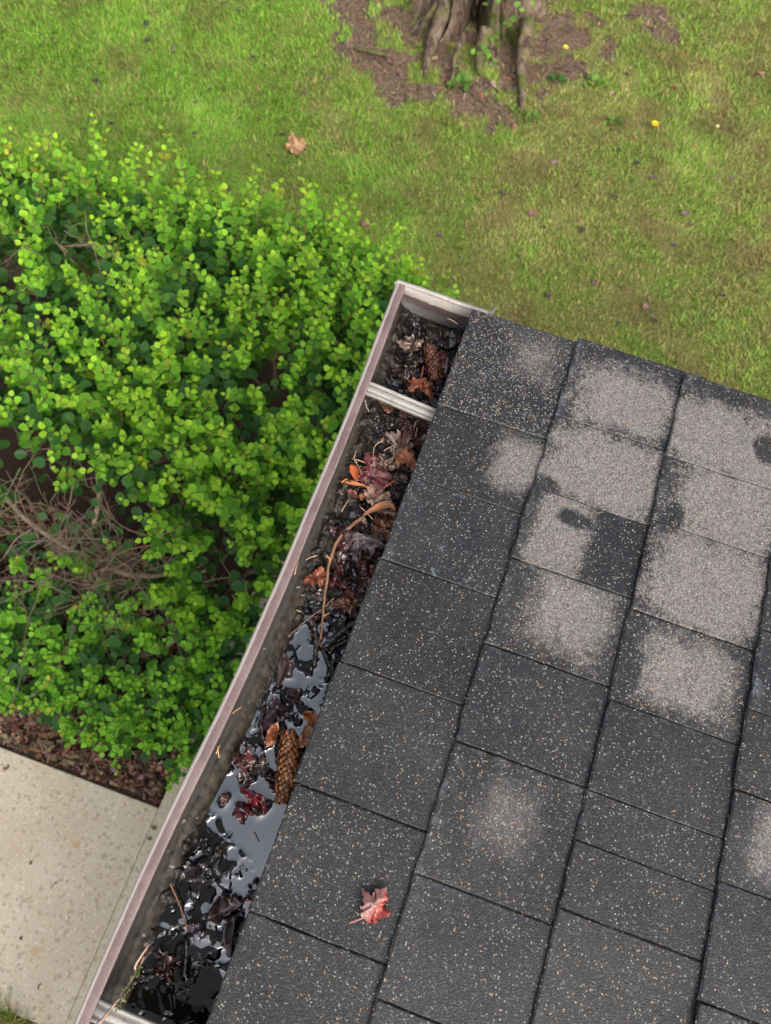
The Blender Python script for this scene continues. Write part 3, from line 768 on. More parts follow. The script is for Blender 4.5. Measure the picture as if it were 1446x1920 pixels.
TWIGS = [
    ([(0.0705, 0.3315, 2.418), (0.0608, 0.3135, 2.42), (0.053, 0.2972, 2.42), (0.0509, 0.2696, 2.419), (0.0554, 0.2433, 2.417), (0.0599, 0.2246, 2.414), (0.0665, 0.2003, 2.41), (0.0727, 0.1769, 2.403), (0.0736, 0.1674, 2.398), (0.0813, 0.1634, 2.395)], 0.00244, 0.00151, (0.3, 0.16, 0.085), 'long bent tan stick lying down the middle of the gutter'),
    ([(0.0634, 0.2116, 2.4), (0.0765, 0.2207, 2.4), (0.0888, 0.2302, 2.4), (0.1063, 0.241, 2.4)], 0.00261, 0.0029, (0.03, 0.022, 0.018), 'thick dark twig reaching from the long stick to the shingles'),
    ([(0.072, 0.2233, 2.41), (0.0629, 0.206, 2.407), (0.048, 0.1844, 2.402), (0.032, 0.1525, 2.396)], 0.00174, 0.00116, (0.1, 0.05, 0.035), 'thin brown twig crossing under the long stick towards the gutter wall'),
    ([(0.059, 0.1876, 2.4), (0.0695, 0.1695, 2.4), (0.0784, 0.1411, 2.397)], 0.00319, 0.0029, (0.045, 0.036, 0.028), 'short black peeling twig standing left of the stick tip'),
    ([(0.0807, 0.1632, 2.398), (0.0923, 0.1861, 2.4), (0.1071, 0.2084, 2.402)], 0.00377, 0.00406, (0.03, 0.024, 0.02), 'stout black twig slanting from the stick tip to the shingles'),
    ([(0.0894, 0.1651, 2.398), (0.0986, 0.1764, 2.399), (0.1096, 0.187, 2.4)], 0.00232, 0.00232, (0.035, 0.026, 0.02), 'short black twig below the stout slanting one'),
    ([(0.0798, 0.1638, 2.397), (0.0925, 0.1499, 2.399), (0.1017, 0.1398, 2.4), (0.1042, 0.102, 2.398)], 0.0029, 0.00203, (0.035, 0.026, 0.02), 'dark knotted twig hugging the shingle edge above the amber curl'),
    ([(0.0303, 0.4097, 2.42), (0.0318, 0.4001, 2.418), (0.04, 0.394, 2.414), (0.0503, 0.3839, 2.41)], 0.00116, 0.0007, (0.28, 0.22, 0.18), 'thin grey twig above the crimson leaf'),
    ([(0.0167, 0.4802, 2.428), (0.0207, 0.476, 2.422), (0.0263, 0.4716, 2.416)], 0.00093, 0.0007, (0.3, 0.25, 0.22), 'short grey twig hanging under the upper hanger by the wall'),
    ([(0.0122, -0.2533, 2.454), (0.0241, -0.2211, 2.455), (0.0273, -0.1946, 2.438), (0.0282, -0.1829, 2.402)], 0.00197, 0.00139, (0.3, 0.2, 0.14), 'pale brown forked twig with lichen lying over the lower hanger'),
    ([(0.0193, -0.1232, 2.408), (0.0387, -0.1407, 2.404), (0.0557, -0.1607, 2.398)], 0.00104, 0.00081, (0.22, 0.1, 0.06), 'thin reddish twig in the rippled water near the bottom'),
    ([(0.042, 0.0768, 2.399), (0.0459, 0.0567, 2.4), (0.0584, 0.039, 2.399)], 0.0029, 0.00203, (0.03, 0.025, 0.022), 'curved black twig in the puddle left of the lower cone'),
    ([(0.0568, -0.1679, 2.396), (0.064, -0.1849, 2.396), (0.068, -0.1987, 2.396)], 0.00232, 0.00174, (0.02, 0.018, 0.016), 'black sunken twig in the rippled water above the painted dark reflection'),
]
NEEDLES = [
    [(0.0573, 0.4023, 2.414), (0.0499, 0.427, 2.414), (0.0586, 0.4418, 2.414)],
    [(0.0647, 0.3956, 2.414), (0.0778, 0.4183, 2.414), (0.0721, 0.4389, 2.414)],
    [(0.0598, 0.4178, 2.414), (0.0749, 0.4059, 2.414)],
    [(0.0781, 0.4217, 2.414), (0.0621, 0.401, 2.414)],
    [(0.0617, 0.3699, 2.414), (0.0359, 0.3717, 2.414)],
    [(0.0909, 0.393, 2.414), (0.0717, 0.3621, 2.414)],
    [(0.0277, 0.3647, 2.414), (0.0332, 0.3731, 2.414)],
    [(0.0633, 0.4265, 2.414), (0.0764, 0.4414, 2.414)],
    [(0.0361, 0.2616, 2.424), (0.0245, 0.2508, 2.424)],
    [(0.0126, 0.02, 2.424), (0.0196, 0.0083, 2.424)],
    [(0.015, 0.0215, 2.424), (0.0148, 0.0107, 2.424)],
    [(0.0214, 0.0668, 2.424), (0.0139, 0.0561, 2.424)],
    [(0.0956, 0.631, 2.436), (0.0792, 0.6345, 2.436)],
    [(0.019, 0.2288, 2.424), (0.0154, 0.2617, 2.424)],
    [(0.0894, -0.0576, 2.414), (0.08, -0.0498, 2.414)],
    [(0.0963, 0.4475, 2.414), (0.0928, 0.4753, 2.414)],
    [(0.0287, 0.4008, 2.414), (0.0504, 0.4012, 2.414)],
    [(0.061, 0.3425, 2.414), (0.0826, 0.3317, 2.414)],
    [(0.0417, 0.3275, 2.414), (0.0447, 0.3478, 2.414)],
]

touch = []
for (k, pts, wf, rgb, d) in LEAVES:
    for a, b in zip(pts[:-1], pts[1:]):
        for t in (.15, .5, .85): touch.append((a[0] + (b[0] - a[0]) * t, a[1] + (b[1] - a[1]) * t, .006))
for (pts, r0, r1, rgb, l) in TWIGS[1:]:
    for a, b in zip(pts[:-1], pts[1:]):
        for t in np.linspace(0, 1, 6):
            if a[2] < WL + .008: touch.append((a[0] + (b[0] - a[0]) * t, a[1] + (b[1] - a[1]) * t, .0045))
HW = np.full_like(H, WL)
Hs = H.copy()
for _ in range(3):
    Hs[1:-1, 1:-1] = (Hs[1:-1, 1:-1] * 2 + Hs[:-2, 1:-1] + Hs[2:, 1:-1] + Hs[1:-1, :-2] + Hs[1:-1, 2:]) / 6
rise = smooth(-.0045, .0008, Hs - WL)
zF = smooth(-.070, -.095, MY + (MX - .08) * .5); zC = smooth(.02, .05, MY) * (1 - smooth(.17, .2, MY)); zD = smooth(-.02, .0, MY) * (1 - smooth(.05, .08, MY))
cut = .60 - .065 * zF - .02 * zC - .03 * zD
cut = cut + .16 * clear
ln = fbm(MX * 62 + 2.2 * fbm(MX * 25, MY * 25, 301, 2), MY * 50, 300, 3)
lump = smooth(cut, cut + .07, ln) * smooth(.22, .18, MY)
rise = np.maximum(rise, lump)
HW += rise * 0.0017
dark_refl = smooth(-.172, -.188, MY + (MX - .08) * .35 + (fbm(MX * 40, MY * 40, 305, 3) - .5) * .03)  # dark reflection from overhead, painted onto the lower end of the water
sky_refl = (1 - smooth(.12, .5, rise)) * (1 - dark_refl * .97)  # painted sky reflection, kept off the slopes and the lower end
crest_glint = smooth(.60, .66, fbm(MX * 110, MY * 110, 307, 2)) * rise
sky_refl = np.maximum(sky_refl, crest_glint * .9 * (1 - dark_refl * .6))  # glints painted on the raised spots
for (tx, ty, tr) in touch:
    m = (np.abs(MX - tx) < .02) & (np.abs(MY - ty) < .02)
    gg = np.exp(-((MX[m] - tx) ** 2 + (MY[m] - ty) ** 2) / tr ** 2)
    HW[m] += 0.0009 * gg; sky_refl[m] *= 1 - .8 * smooth(.3, .8, gg)  # reflection painted darker around leaves and twigs
HW += (fbm(MX * 30, MY * 30, 77, 2) - .5) * 0.0004
tag(link_mesh('water', np_mesh('water', np.stack([MX, MY, HW], -1).reshape(-1, 3), grid_faces(len(gx), len(gy)), M['water'], True, attrs={'sky_refl': sky_refl.ravel()})), kind='structure')

# crumbs of rotten leaf and needles in the muck
cr = Bag()
for k in range(1100):
    zone = random.random()
    y = random.uniform(.16, .64) if zone < .72 else random.uniform(-.34, .05)
    x = random.uniform(.03, .124)
    i = min(max(int((x - gx[0]) / .0013), 0), len(gx) - 1); jj = min(max(int((y - gy[0]) / .0013), 0), len(gy) - 1)
    if H[i, jj] < WL - .0015: continue
    z = H[i, jj] + .0006
    L = random.uniform(.0012, .0055); W = random.uniform(.0004, .0016); T = random.uniform(.0002, .0006)
    mt = Matrix.Translation((x, y, z)) @ Euler((random.gauss(0, .6), random.gauss(0, .6), random.uniform(0, 6.3))).to_matrix().to_4x4()
    V, F = box_arrays(-L, L, -W, W, -T, T)
    V = [mt @ Vector((v[0] * random.uniform(.6, 1.1), v[1] * random.uniform(.4, 1.2), v[2])) for v in V]
    g = random.random()
    c = (0.018, 0.013, 0.011) if g < .62 else (0.05, 0.03, 0.022) if g < .9 else (0.14, 0.085, 0.05)
    cr.add(V, F, tuple(q * random.uniform(.7, 1.3) for q in c))
tag(link_mesh('leaf_crumbs', cr.mesh('leaf_crumbs', M['wettwig'], False)), 'dark crumbs of rotten leaf scattered over the gutter muck', 'debris', kind='stuff')

# ------------------------------------------------------------------ leaf shapes
MAPLE = [(0, .0), (-.05, .07), (-.04, .17), (.03, .24), (.09, .20), (.07, .33), (.13, .42), (.17, .36), (.24, .34), (.30, .50), (.40, .50), (.44, .62), (.56, .60), (.52, .48), (.60, .44), (.55, .33), (.54, .22),
         (.63, .28), (.70, .25), (.72, .33), (.80, .22), (.79, .13), (.88, .12), (.90, .05), (1.0, 0.0)]
def half_outline(kind):
    if kind == 'maple': return MAPLE
    n = 15
    if kind == 'oval': return [(i / (n - 1), .33 * math.sin(math.pi * (i / (n - 1)) ** .8) ** .85 * (1 + .06 * (i % 2))) for i in range(n)]
    return []
def leaf_mesh(name, kind, L, wf, rgb, curl, seed, mat, crumple=0.0):
    r = random.Random(seed)
    ho = half_outline(kind)
    asym = r.uniform(-.08, .08)
    out = [(x, y * wf * (1 + asym)) for x, y in ho] + [(x, -y * wf * (1 - asym)) for x, y in reversed(ho[1:-1])]
    jt = .012 + .012 * crumple
    out = [(x + r.uniform(-jt, jt), y + r.uniform(-jt, jt)) for x, y in out]
    if crumple:
        ph = r.uniform(0, 6.28)
        out = [(.42 + (x - .42) * q, y * q) for (x, y), q in ((p, 1 - crumple * .34 * (1 + math.sin(2 * math.atan2(p[1], p[0] - .42) + ph)) / 2 - crumple * r.uniform(0, .07)) for p in out)]
    cx = .42 if kind == 'maple' else None
    rings = [1.0, .86, .66, .44, .22]
    P = []; n = len(out)
    for q in rings:
        for (x, y) in out:
            if cx is not None: P.append((cx + (x - cx) * q, y * q))
            else: P.append((.5 + (x - .5) * (q * .5 + .5 if q < 1 else 1) if q > .3 else .5 + (x - .5) * .55, y * q))
    P.append((.42, 0.0) if cx is not None else (.5, 0))
    F = []
    for k in range(len(rings) - 1):
        for i in range(n):
            i2 = (i + 1) % n
            F.append((k * n + i, k * n + i2, (k + 1) * n + i2, (k + 1) * n + i))
    c0 = len(rings) * n
    for i in range(n): F.append(((len(rings) - 1) * n + i, (len(rings) - 1) * n + (i + 1) % n, c0))
    P = np.array(P)
    x, y = P[:, 0].copy(), P[:, 1].copy()
    a1, a2 = r.uniform(0, 6), r.uniform(0, 6)
    vein = np.exp(-(y / .03) ** 2)
    for ang in ((.85, -.85, 1.5, -1.5) if kind == 'maple' else (.7, -.7)):
        if kind == 'maple':
            dx, dy = x - .05, y
            dist = np.abs(-math.sin(ang) * dx + math.cos(ang) * dy); front = (math.cos(ang) * dx + math.sin(ang) * dy) > 0
            vein = np.maximum(vein, np.exp(-(dist / .028) ** 2) * front * .8)
    z = .10 * np.abs(y) * r.uniform(-.4, 1.2) - vein * .012 + .045 * np.sin(7 * x + a1) * np.abs(y) * 2 + .035 * np.sin(9 * y + a2 + 3 * x)
    z += (fbm(x * 7 + seed, y * 7, seed, 3) - .5) * .13
    z += (fbm(x * 4.5 + seed * 2, y * 4.5, seed + 5, 3) - .5) * .62 * crumple + np.abs(fbm(x * 6 + seed, y * 6 + 3, seed + 6, 2) - .5) * .5 * crumple
    z += curl * .38 * (y ** 2) * 1.6 * r.choice([1, 1, -.5])
    k = curl * r.choice([1, .8, -.6]) + 1e-4
    X = np.sin(k * (x - .4)) / k + .4; Z = z * np.cos(k * (x - .4)) + (1 - np.cos(k * (x - .4))) / k
    X = X - z * np.sin(k * (x - .4)) * .6
    if crumple > .4 and r.random() < .6:
        cf = r.uniform(.06, .22) * r.choice([-1, 1]); over = np.maximum(np.sign(cf) * (y - cf), 0)
        y = y - np.sign(cf) * over * 1.55; Z = Z + smooth(0, .08, over) * .07 + over * .15
    Z = Z - Z.min() * .6 - .05
    V = np.stack([X * L, y * L, Z * L], -1)
    nse = fbm(x * 9 + seed * 3, y * 9 + 2, seed + 9, 4)
    edge = np.zeros(len(x)); edge[:n] = 1
    tone = (.62 + .75 * nse) * (1 - .15 * edge)
    C = np.array(rgb)[None, :] * tone[:, None] * (1 + .18 * vein[:, None])
    blot = smooth(.56, .68, fbm(x * 6 + 30, y * 6 + seed, seed + 20, 3))[:, None] * .6
    C = C * (1 - blot) + C * np.array([.32, .3, .34])[None] * blot
    me = np_mesh(name, V, F, mat, True, cols=np.clip(C, 0, 1))
    return me
def strip_mesh(name, pts, wid, rgb, seed, mat):
    P = spline(pts, 14); r = random.Random(seed)
    tw0, tw1 = r.uniform(.3, .8), r.uniform(-1.2, -.3)
    V = []; C = []
    base = Vector(pts[0])
    for i, p in enumerate(P):
        t = i / 13
        d = (P[min(i + 1, 13)] - P[max(i - 1, 0)]).normalized()
        s = d.cross(Vector((0, 0, 1))).normalized(); u = s.cross(d)
        w = wid * (math.sin(math.pi * min(max(t * .92 + .05, 0), 1)) ** .7)
        tw = tw0 + (tw1 - tw0) * t
        for q in (-1, -.5, 0, .5, 1):
            off = (s * math.cos(tw) + u * math.sin(tw)) * (q * w) + (u * math.cos(tw) - s * math.sin(tw)) * (w * .7 * (q * q - .5))
            V.append(p + off - base)
            g = r.uniform(.75, 1.25) * (1.15 if q == 0 else .9)
            C.append(tuple(c * g for c in rgb))
    return np_mesh(name, np.array([tuple(v) for v in V]), grid_faces(14, 5), mat, True, cols=np.array(C))

# rotten leaves matted into the muck, past telling apart
rm = random.Random(44); mash = Bag()
for k in range(250):
    z_ = rm.random()
    if z_ < .78: y = rm.uniform(.18, .63)
    elif z_ < .88: y = rm.uniform(-.02, .10)
    else: y = rm.uniform(-.22, -.06)
    x = rm.uniform(.045, .118) + bow(y)
    if -.062 < y + (x - .08) * .5 < .0 : continue
    L = rm.uniform(.012, .03) * (1.35 if y > .17 else 1)
    top = y > .19 and k % 5 == 0
    top = top and not (y > .53 and x > .05)
    if top: L = rm.uniform(.030, .046)
    c = rm.choice([(.020, .009, .011), (.012, .009, .010), (.030, .010, .010), (.016, .012, .010), (.022, .014, .018)] + ([(.065, .026, .02), (.05, .032, .026), (.09, .035, .02)] if .2 < y < .5 else []))
    if top: c = rm.choice([(.10, .032, .018), (.075, .03, .024), (.13, .055, .03), (.06, .02, .02), (.11, .07, .05)])
    me_ = leaf_mesh('mash', rm.choice(['maple', 'oval', 'oval']), L, rm.uniform(.6, 1.1), c, rm.uniform(.3, 1.6), 900 + k, M['litter'], .7 if y > .17 else 1.1)
    co_ = np.zeros(len(me_.vertices) * 3, dtype=np.float32); me_.vertices.foreach_get('co', co_); co_ = co_.reshape(-1, 3)
    ca_ = np.zeros(len(me_.vertices) * 4, dtype=np.float32); me_.attributes['Col'].data.foreach_get('color', ca_)
    mt_ = Matrix.Translation((x, y, WL + (rm.uniform(-.0035, .0015) + (.0105 if top else .0075) if y > .2 else rm.uniform(-.0055, -.0015)))) @ Euler((rm.gauss(0, .2), rm.gauss(0, .2), rm.uniform(0, 6.3))).to_matrix().to_4x4()
    A_ = np.array(mt_)
    mash.add(co_ @ A_[:3, :3].T + A_[:3, 3], [tuple(p.vertices) for p in me_.polygons], ca_.reshape(-1, 4)[:, :3])
    bpy.data.meshes.remove(me_)
tag(link_mesh('leaf_mash', mash.mesh('leaf_mash', M['litter'])), 'matted dark rotten leaves half sunk in the gutter water', 'leaf mash', kind='stuff')

for i, (kind, pts, wf, rgb, d) in enumerate(LEAVES):
    wet = pts[0][2] < LIP - .0445
    mt = M['litter'] if wet else M['damp']
    rgb = tuple(c * (.5 if wet else .62) for c in rgb)
    a, b = Vector(pts[0]), Vector(pts[-1])
    if kind == 'strip':
        me = strip_mesh('leaf_strip', pts, .0022 * wf, rgb, 100 + i, mt)
        o = link_mesh('leaf_strip', me, None, a)
        tag(o, d['l'], 'leaf', 'wet leaves and scraps lying in the gutter')
        sm = o.modifiers.new('sheet', 'SOLIDIFY'); sm.thickness = .0004
        continue
    sc_ = 1.38 if a.y > .2 else 1.2
    L = (b - a).length * sc_
    a = a - (b - a) * (sc_ - 1) * .5
    me = leaf_mesh('maple_leaf' if kind == 'maple' else 'dead_leaf', kind, L, wf, rgb, d.get('curl', .6), 200 + i, mt, 1.0 if wet else .8)
    ang = math.atan2(b.y - a.y, b.x - a.x)
    rx = random.gauss(0, .16); ry = random.gauss(-.05, .14)
    o = link_mesh(me.name, me, None, (a.x, a.y, a.z), (rx, ry, ang))
    tag(o, d['l'], 'leaf', 'wet leaves and scraps lying in the gutter')
    if 'stem' in d:
        s = Vector(d['stem']); inv = Euler((rx, ry, ang)).to_matrix().inverted()
        e = inv @ (s - a)
        Vt, Ft = tube(spline([(0.003, 0, .001), e * .4 + Vector((0, .0015, .004)), e], 7), [.0009] * 7, 6)
        bg_ = Bag(); bg_.add(Vt, Ft, (.28, .05, .035))
        link_mesh('stem', bg_.mesh('stem', M['twig']), o)

for i, (pts, r0, r1, rgb, l) in enumerate(TWIGS):
    base = Vector(pts[0]); n = 26
    P = spline([Vector(p) - base for p in pts], n)
    R = []
    rr = random.Random(i)
    for k in range(n):
        t = k / (n - 1); r = r0 + (r1 - r0) * t
        r *= 1 + (.35 if k % 9 == 4 else 0) + rr.uniform(-.1, .1)
        R.append(r)
        P[k] = P[k] + Vector((rr.gauss(0, 1), rr.gauss(0, 1), rr.gauss(0, .6))) * r0 * .16
    Vt, Ft = tube(P, [q * .85 for q in R], 9, .14, i)
    C = np.array([np.array(rgb) * .62 * rr.uniform(.5, 1.35) for _ in Vt])
    bg_ = Bag(); bg_.add(Vt, Ft, C)
    dark = rgb[0] < .12
    o = link_mesh('twig', bg_.mesh('twig', M['wettwig'] if dark else M['twig']), None, base)
    tag(o, l, 'twig', 'twigs lying in the gutter')
    # small broken side stubs
    if not dark or r0 > .0025:
        for kk in (9, 17):
            q = P[kk]; dv = Vector((rr.uniform(-1, 1), rr.uniform(-1, 1), rr.uniform(.1, .7))).normalized()
            Vt, Ft = tube([q, q + dv * r0 * 2.2, q + dv * r0 * 3.6], [r0 * .6, r0 * .45, r0 * .3], 6)
            b2 = Bag(); b2.add(Vt, Ft, tuple(c * .9 for c in rgb))
            link_mesh('stub', b2.mesh('stub', M['twig']), o)
    if 'forked' in l:
        f0 = P[15]
        Vt, Ft = tube(spline([f0, f0 + Vector((-.002, .006, .006)), f0 + Vector((.003, .027, .010))], 8), [.0014, .0014, .0013, .0012, .0011, .001, .0009, .0008], 6, .1, 3)
        b2 = Bag(); b2.add(Vt, Ft, rgb); so_ = link_mesh('side_twig', b2.mesh('side_twig', M['twig']), o)
        b3 = Bag()
        for q in range(38):
            p = P[rr.randint(6, 16)] + Vector((rr.gauss(.003, .002), rr.gauss(0, .003), rr.gauss(.001, .0012)))
            s = rr.uniform(.0008, .0018); vv, ff = box_arrays(-s, s, -s * .6, s * .6, -s * .5, s * .5)
            mt4 = Matrix.Translation(p) @ Euler((rr.uniform(0, 3), rr.uniform(0, 3), rr.uniform(0, 3))).to_matrix().to_4x4()
            b3.add([mt4 @ Vector(v) for v in vv], ff, (.075, .09, .025))
        lo = link_mesh('lichen', b3.mesh('lichen', M['twig']), so_); lo['kind'] = 'stuff'
        lo['label'] = 'green lichen tuft'

NEEDLE_LABELS = {0: 'long pale curved needle arching above the crimson leaf', 1: 'long curved needle beside the grey brown leaf',
    8: 'rust needle stuck to the gutter wall above the small rust leaf', 13: 'upright brown needle stuck to the gutter wall beside the long stick', 9: 'brown needle stuck to the gutter wall left of the lower cone',
    10: 'second brown needle crossing the one on the wall left of the lower cone', 11: 'brown needle on the gutter wall above the brown red leaf', 12: 'brown needle stuck to the inside of the end cap',
    14: 'thin needle floating in the clear water', 4: 'orange needle lying across the crimson leaf'}
for i, pts in enumerate(NEEDLES):
    base = Vector(pts[0]); P = spline([Vector(p) - base for p in pts], 9)
    if len(pts) == 2:
        mid = Vector((0, 0, .002)); P = [p + mid * math.sin(math.pi * k / 8) for k, p in enumerate(P)]
    Vt, Ft = tube(P, [.0007] * 8 + [.0003], 5)
    c = random.choice([(.42, .22, .1), (.36, .24, .14), (.4, .15, .06), (.3, .2, .14)])
    b = Bag(); b.add(Vt, Ft, c)
    tag(link_mesh('pine_needle', b.mesh('pine_needle', M['twig']), None, base), NEEDLE_LABELS.get(i, 'thin brown pine needle lying loose among the gutter leaves'), 'pine needle', 'pine needles in the gutter')

# cones: a core with overlapping scales
def cone(a, b, rad, label, tint):
    a, b = Vector(a), Vector(b); ax = b - a; L = ax.length
    o = empty('spruce_cone', a)
    o.rotation_euler = ax.to_track_quat('X', 'Z').to_euler()
    tag(o, label, 'cone', 'cones lying in the gutter')
    prof = lambda t: rad * (math.sin(math.pi * min(max(.08 + t * .86, 0), 1)) ** .42)
    n = 14; P = []; R = []
    for k in range(n):
        t = k / (n - 1); P.append(Vector((t * L, .06 * L * math.sin(t * 3), 0))); R.append(prof(t) * .86)
    Vt, Ft = tube(P, R, 12, .05, 5)
    bg_ = Bag(); bg_.add(Vt, Ft, tuple(.35 * c for c in tint))
    link_mesh('core', bg_.mesh('core', M['cone']), o)
    sc = Bag(); N = int(12 * L / .0042); rr = random.Random(3)
    for k in range(N):
        t = (k + .5) / N; th = k * 2.39996 + rr.gauss(0, .10)
        r = prof(t); c = Vector((t * L, .06 * L * math.sin(t * 3), 0))
        ro = Vector((0, math.cos(th), math.sin(th))); tg = Vector((0, -math.sin(th), math.cos(th))); ux = Vector((1, 0, 0))
        w = r * .24; ln = .0062 * rr.uniform(.85, 1.15)
        p0 = c + ro * (r * .80) - ux * ln * .55
        tip = c + ro * (r * rr.uniform(.96, 1.22)) + ux * ln * rr.uniform(.35, .7)
        m1 = c + ro * (r * 1.0)
        V = [p0 - tg * w * .8, p0 + tg * w * .8, m1 + tg * w, tip + tg * w * .35, tip - tg * w * .35, m1 - tg * w, m1 + ro * r * .07]
        F = [(0, 1, 6), (1, 2, 6), (2, 3, 6), (3, 4, 6), (4, 5, 6), (5, 0, 6), (0, 5, 4, 3, 2, 1)]
        g = rr.uniform(.45, 1.35)
        C = [tuple(q * g * s for q in tint) for s in (.35, .35, .8, 1.5, 1.5, .8, .95)]
        sc.add(V, F, np.array(C))
    so = link_mesh('scales', sc.mesh('scales', M['cone'], False), o); so['kind'] = 'stuff'
cone((0.0665, 0.598, LIP - .035), (0.0915, 0.549, LIP - .036), .0103, 'smaller reddish brown wet cone near the end cap above the hanger', (.13, .05, .028))
cone((0.0785, 0.0615, LIP - .042), (0.0992, -0.0119, LIP - .040), .0128, 'larger tan brown cone lying against the shingle edge beside the red leaves', (.25, .10, .036))

# the red maple leaf on the shingles
def on_roof(s, y, z): 
    return Vector(EAVE) + Vector((s * math.cos(PHI) - z * math.sin(PHI), y, s * math.sin(PHI) + z * math.cos(PHI)))
p0 = on_roof(.1105, -.0815, .0085); p1 = on_roof(.1215, -.0500, .0085)
me = leaf_mesh('red_maple_leaf', 'maple', .036, .85, (.15, .060, .050), .7, 777, M['damp'], .3)
ca = np.zeros(len(me.vertices) * 4, dtype=np.float32); me.attributes['Col'].data.foreach_get('color', ca); ca = ca.reshape(-1, 4)
co_ = np.zeros(len(me.vertices) * 3, dtype=np.float32); me.vertices.foreach_get('co', co_); co_ = co_.reshape(-1, 3)
low = smooth(.000, -.004, co_[:, 1])[:, None]
ca[:, :3] = ca[:, :3] * (1 - low) + np.array([.19, .026, .016]) * (.8 + .4 * low) * low
me.attributes['Col'].data.foreach_set('color', ca.ravel())
rl = link_mesh('red_maple_leaf', me, None, p0, (.1, -.05, math.atan2(p1.y - p0.y, p1.x - p0.x)))
tag(rl, 'single red and pink maple leaf lying on a dark shingle', 'leaf')
e = rl.rotation_euler.to_matrix().inverted() @ (on_roof(.0975, -.0905, .0075) - p0)
Vt, Ft = tube(spline([(0.002, 0, .001), e * .5 + Vector((0, .001, .002)), e], 7), [.0008] * 7, 6)
b = Bag(); b.add(Vt, Ft, (.25, .11, .08)); link_mesh('stem', b.mesh('stem', M['twig']), rl)

# ------------------------------------------------------------------ the shrub
def hedge_h(x, y):
    yy = [-.16, -.05, .05, .15, .3, .45, .6, .75, 1.0, 1.7, 1.92, 2.02, 2.1]
    hh = [.02, .12, .24, .33, .40, .52, .76, .92, 1.02, 1.04, .96, .78, 0.0]
    ins = np.interp(x, [-.14, .02], [.0, .35])                      # the far right corner is rounded off
    ins = ins + np.interp(x, [-2.6, -1.8, -1.2, -.6, -.4], [.36, .22, .10, .03, .06])
    h = np.interp(np.where(y > 1.0, y + ins * smooth(1.0, 1.4, y), y), yy, hh)
    e = np.interp(x, [-.40, -.30, -.14, -.04, .03], [1, .98, .9, .62, 0])
    front = np.interp(y, [.0, .5, .9], [0.17, .06, 0])
    e = np.where(x + front > -.02, 0, e)
    return h * e * (0.94 + .16 * fbm(x * 2.6, y * 2.6, 91, 3)) 
BARE = [(-1.24, .62, .16), (-1.02, .57, .17), (-.84, .56, .14), (-1.3, .45, .2), (-1.08, .45, .15), (-.72, .54, .09), (-.90, .48, .10), (-1.55, .55, .3),
        (-.46, .50, .08), (-.42, .58, .07), (-1.36, 1.42, .11), (-1.6, 1.28, .12), (-.50, 1.0, .05)]
def bare(x, y):
    m = np.zeros_like(x)
    w = (fbm(x * 7, y * 7, 55, 3) - .5) * .12
    for (a, b, r) in BARE: m = np.maximum(m, smooth(1.1, .7, (np.hypot(x - a, y - b) + w) / r))
    return m
shrub = empty('shrub', (-1.3, 1.0, -0.02))
shrub['label'] = 'broad bright green deciduous shrub with round leaves filling the left beside the gutter'
shrub['category'] = 'shrub'
SB = Vector(shrub.location)
LT = np.array([(0, 0, 0), (.10, .22, .02), (.36, .42, .05), (.68, .33, .05), (.90, .13, .03), (1, 0, -.02), (.90, -.13, .03), (.68, -.33, .05), (.36, -.42, .05), (.10, -.22, .02), (.33, 0, -.02), (.68, 0, -.02)])
LF = [(0, 10, 2, 1), (10, 11, 3, 2), (11, 5, 4, 3), (0, 9, 8, 10), (10, 8, 7, 11), (11, 7, 6, 5)]
leaves = []        # (pos, dir, normal, size, rgb)
twigs = Bag()
rg = random.Random(12)
def leaf_at(p, d, nrm, size, rgb): leaves.append((p, d, nrm, size, rgb))
def surf(x, y): return float(hedge_h(np.array([x]), np.array([y]))[0])
def surf_n(x, y):
    e = .04
    gx_ = (surf(x + e, y) - surf(x - e, y)) / (2 * e); gy_ = (surf(x, y + e) - surf(x, y - e)) / (2 * e)
    gx_ = max(-2.2, min(2.2, gx_)); gy_ = max(-2.2, min(2.2, gy_))
    return Vector((-gx_, -gy_, 1)).normalized()
N_SHOOT = 2700
xsA = np.array([rg.uniform(-2.75, .0) for _ in range(N_SHOOT * 3)]); ysA = np.array([rg.uniform(-.1, 2.06) for _ in range(N_SHOOT * 3)])
hA = hedge_h(xsA, ysA); bA = bare(xsA, ysA)
steep = np.hypot(hedge_h(xsA + .03, ysA) - hedge_h(xsA - .03, ysA), hedge_h(xsA, ysA + .03) - hedge_h(xsA, ysA - .03)) / .06
clump = fbm(xsA * 4.5, ysA * 4.5, 66, 3)
made = 0
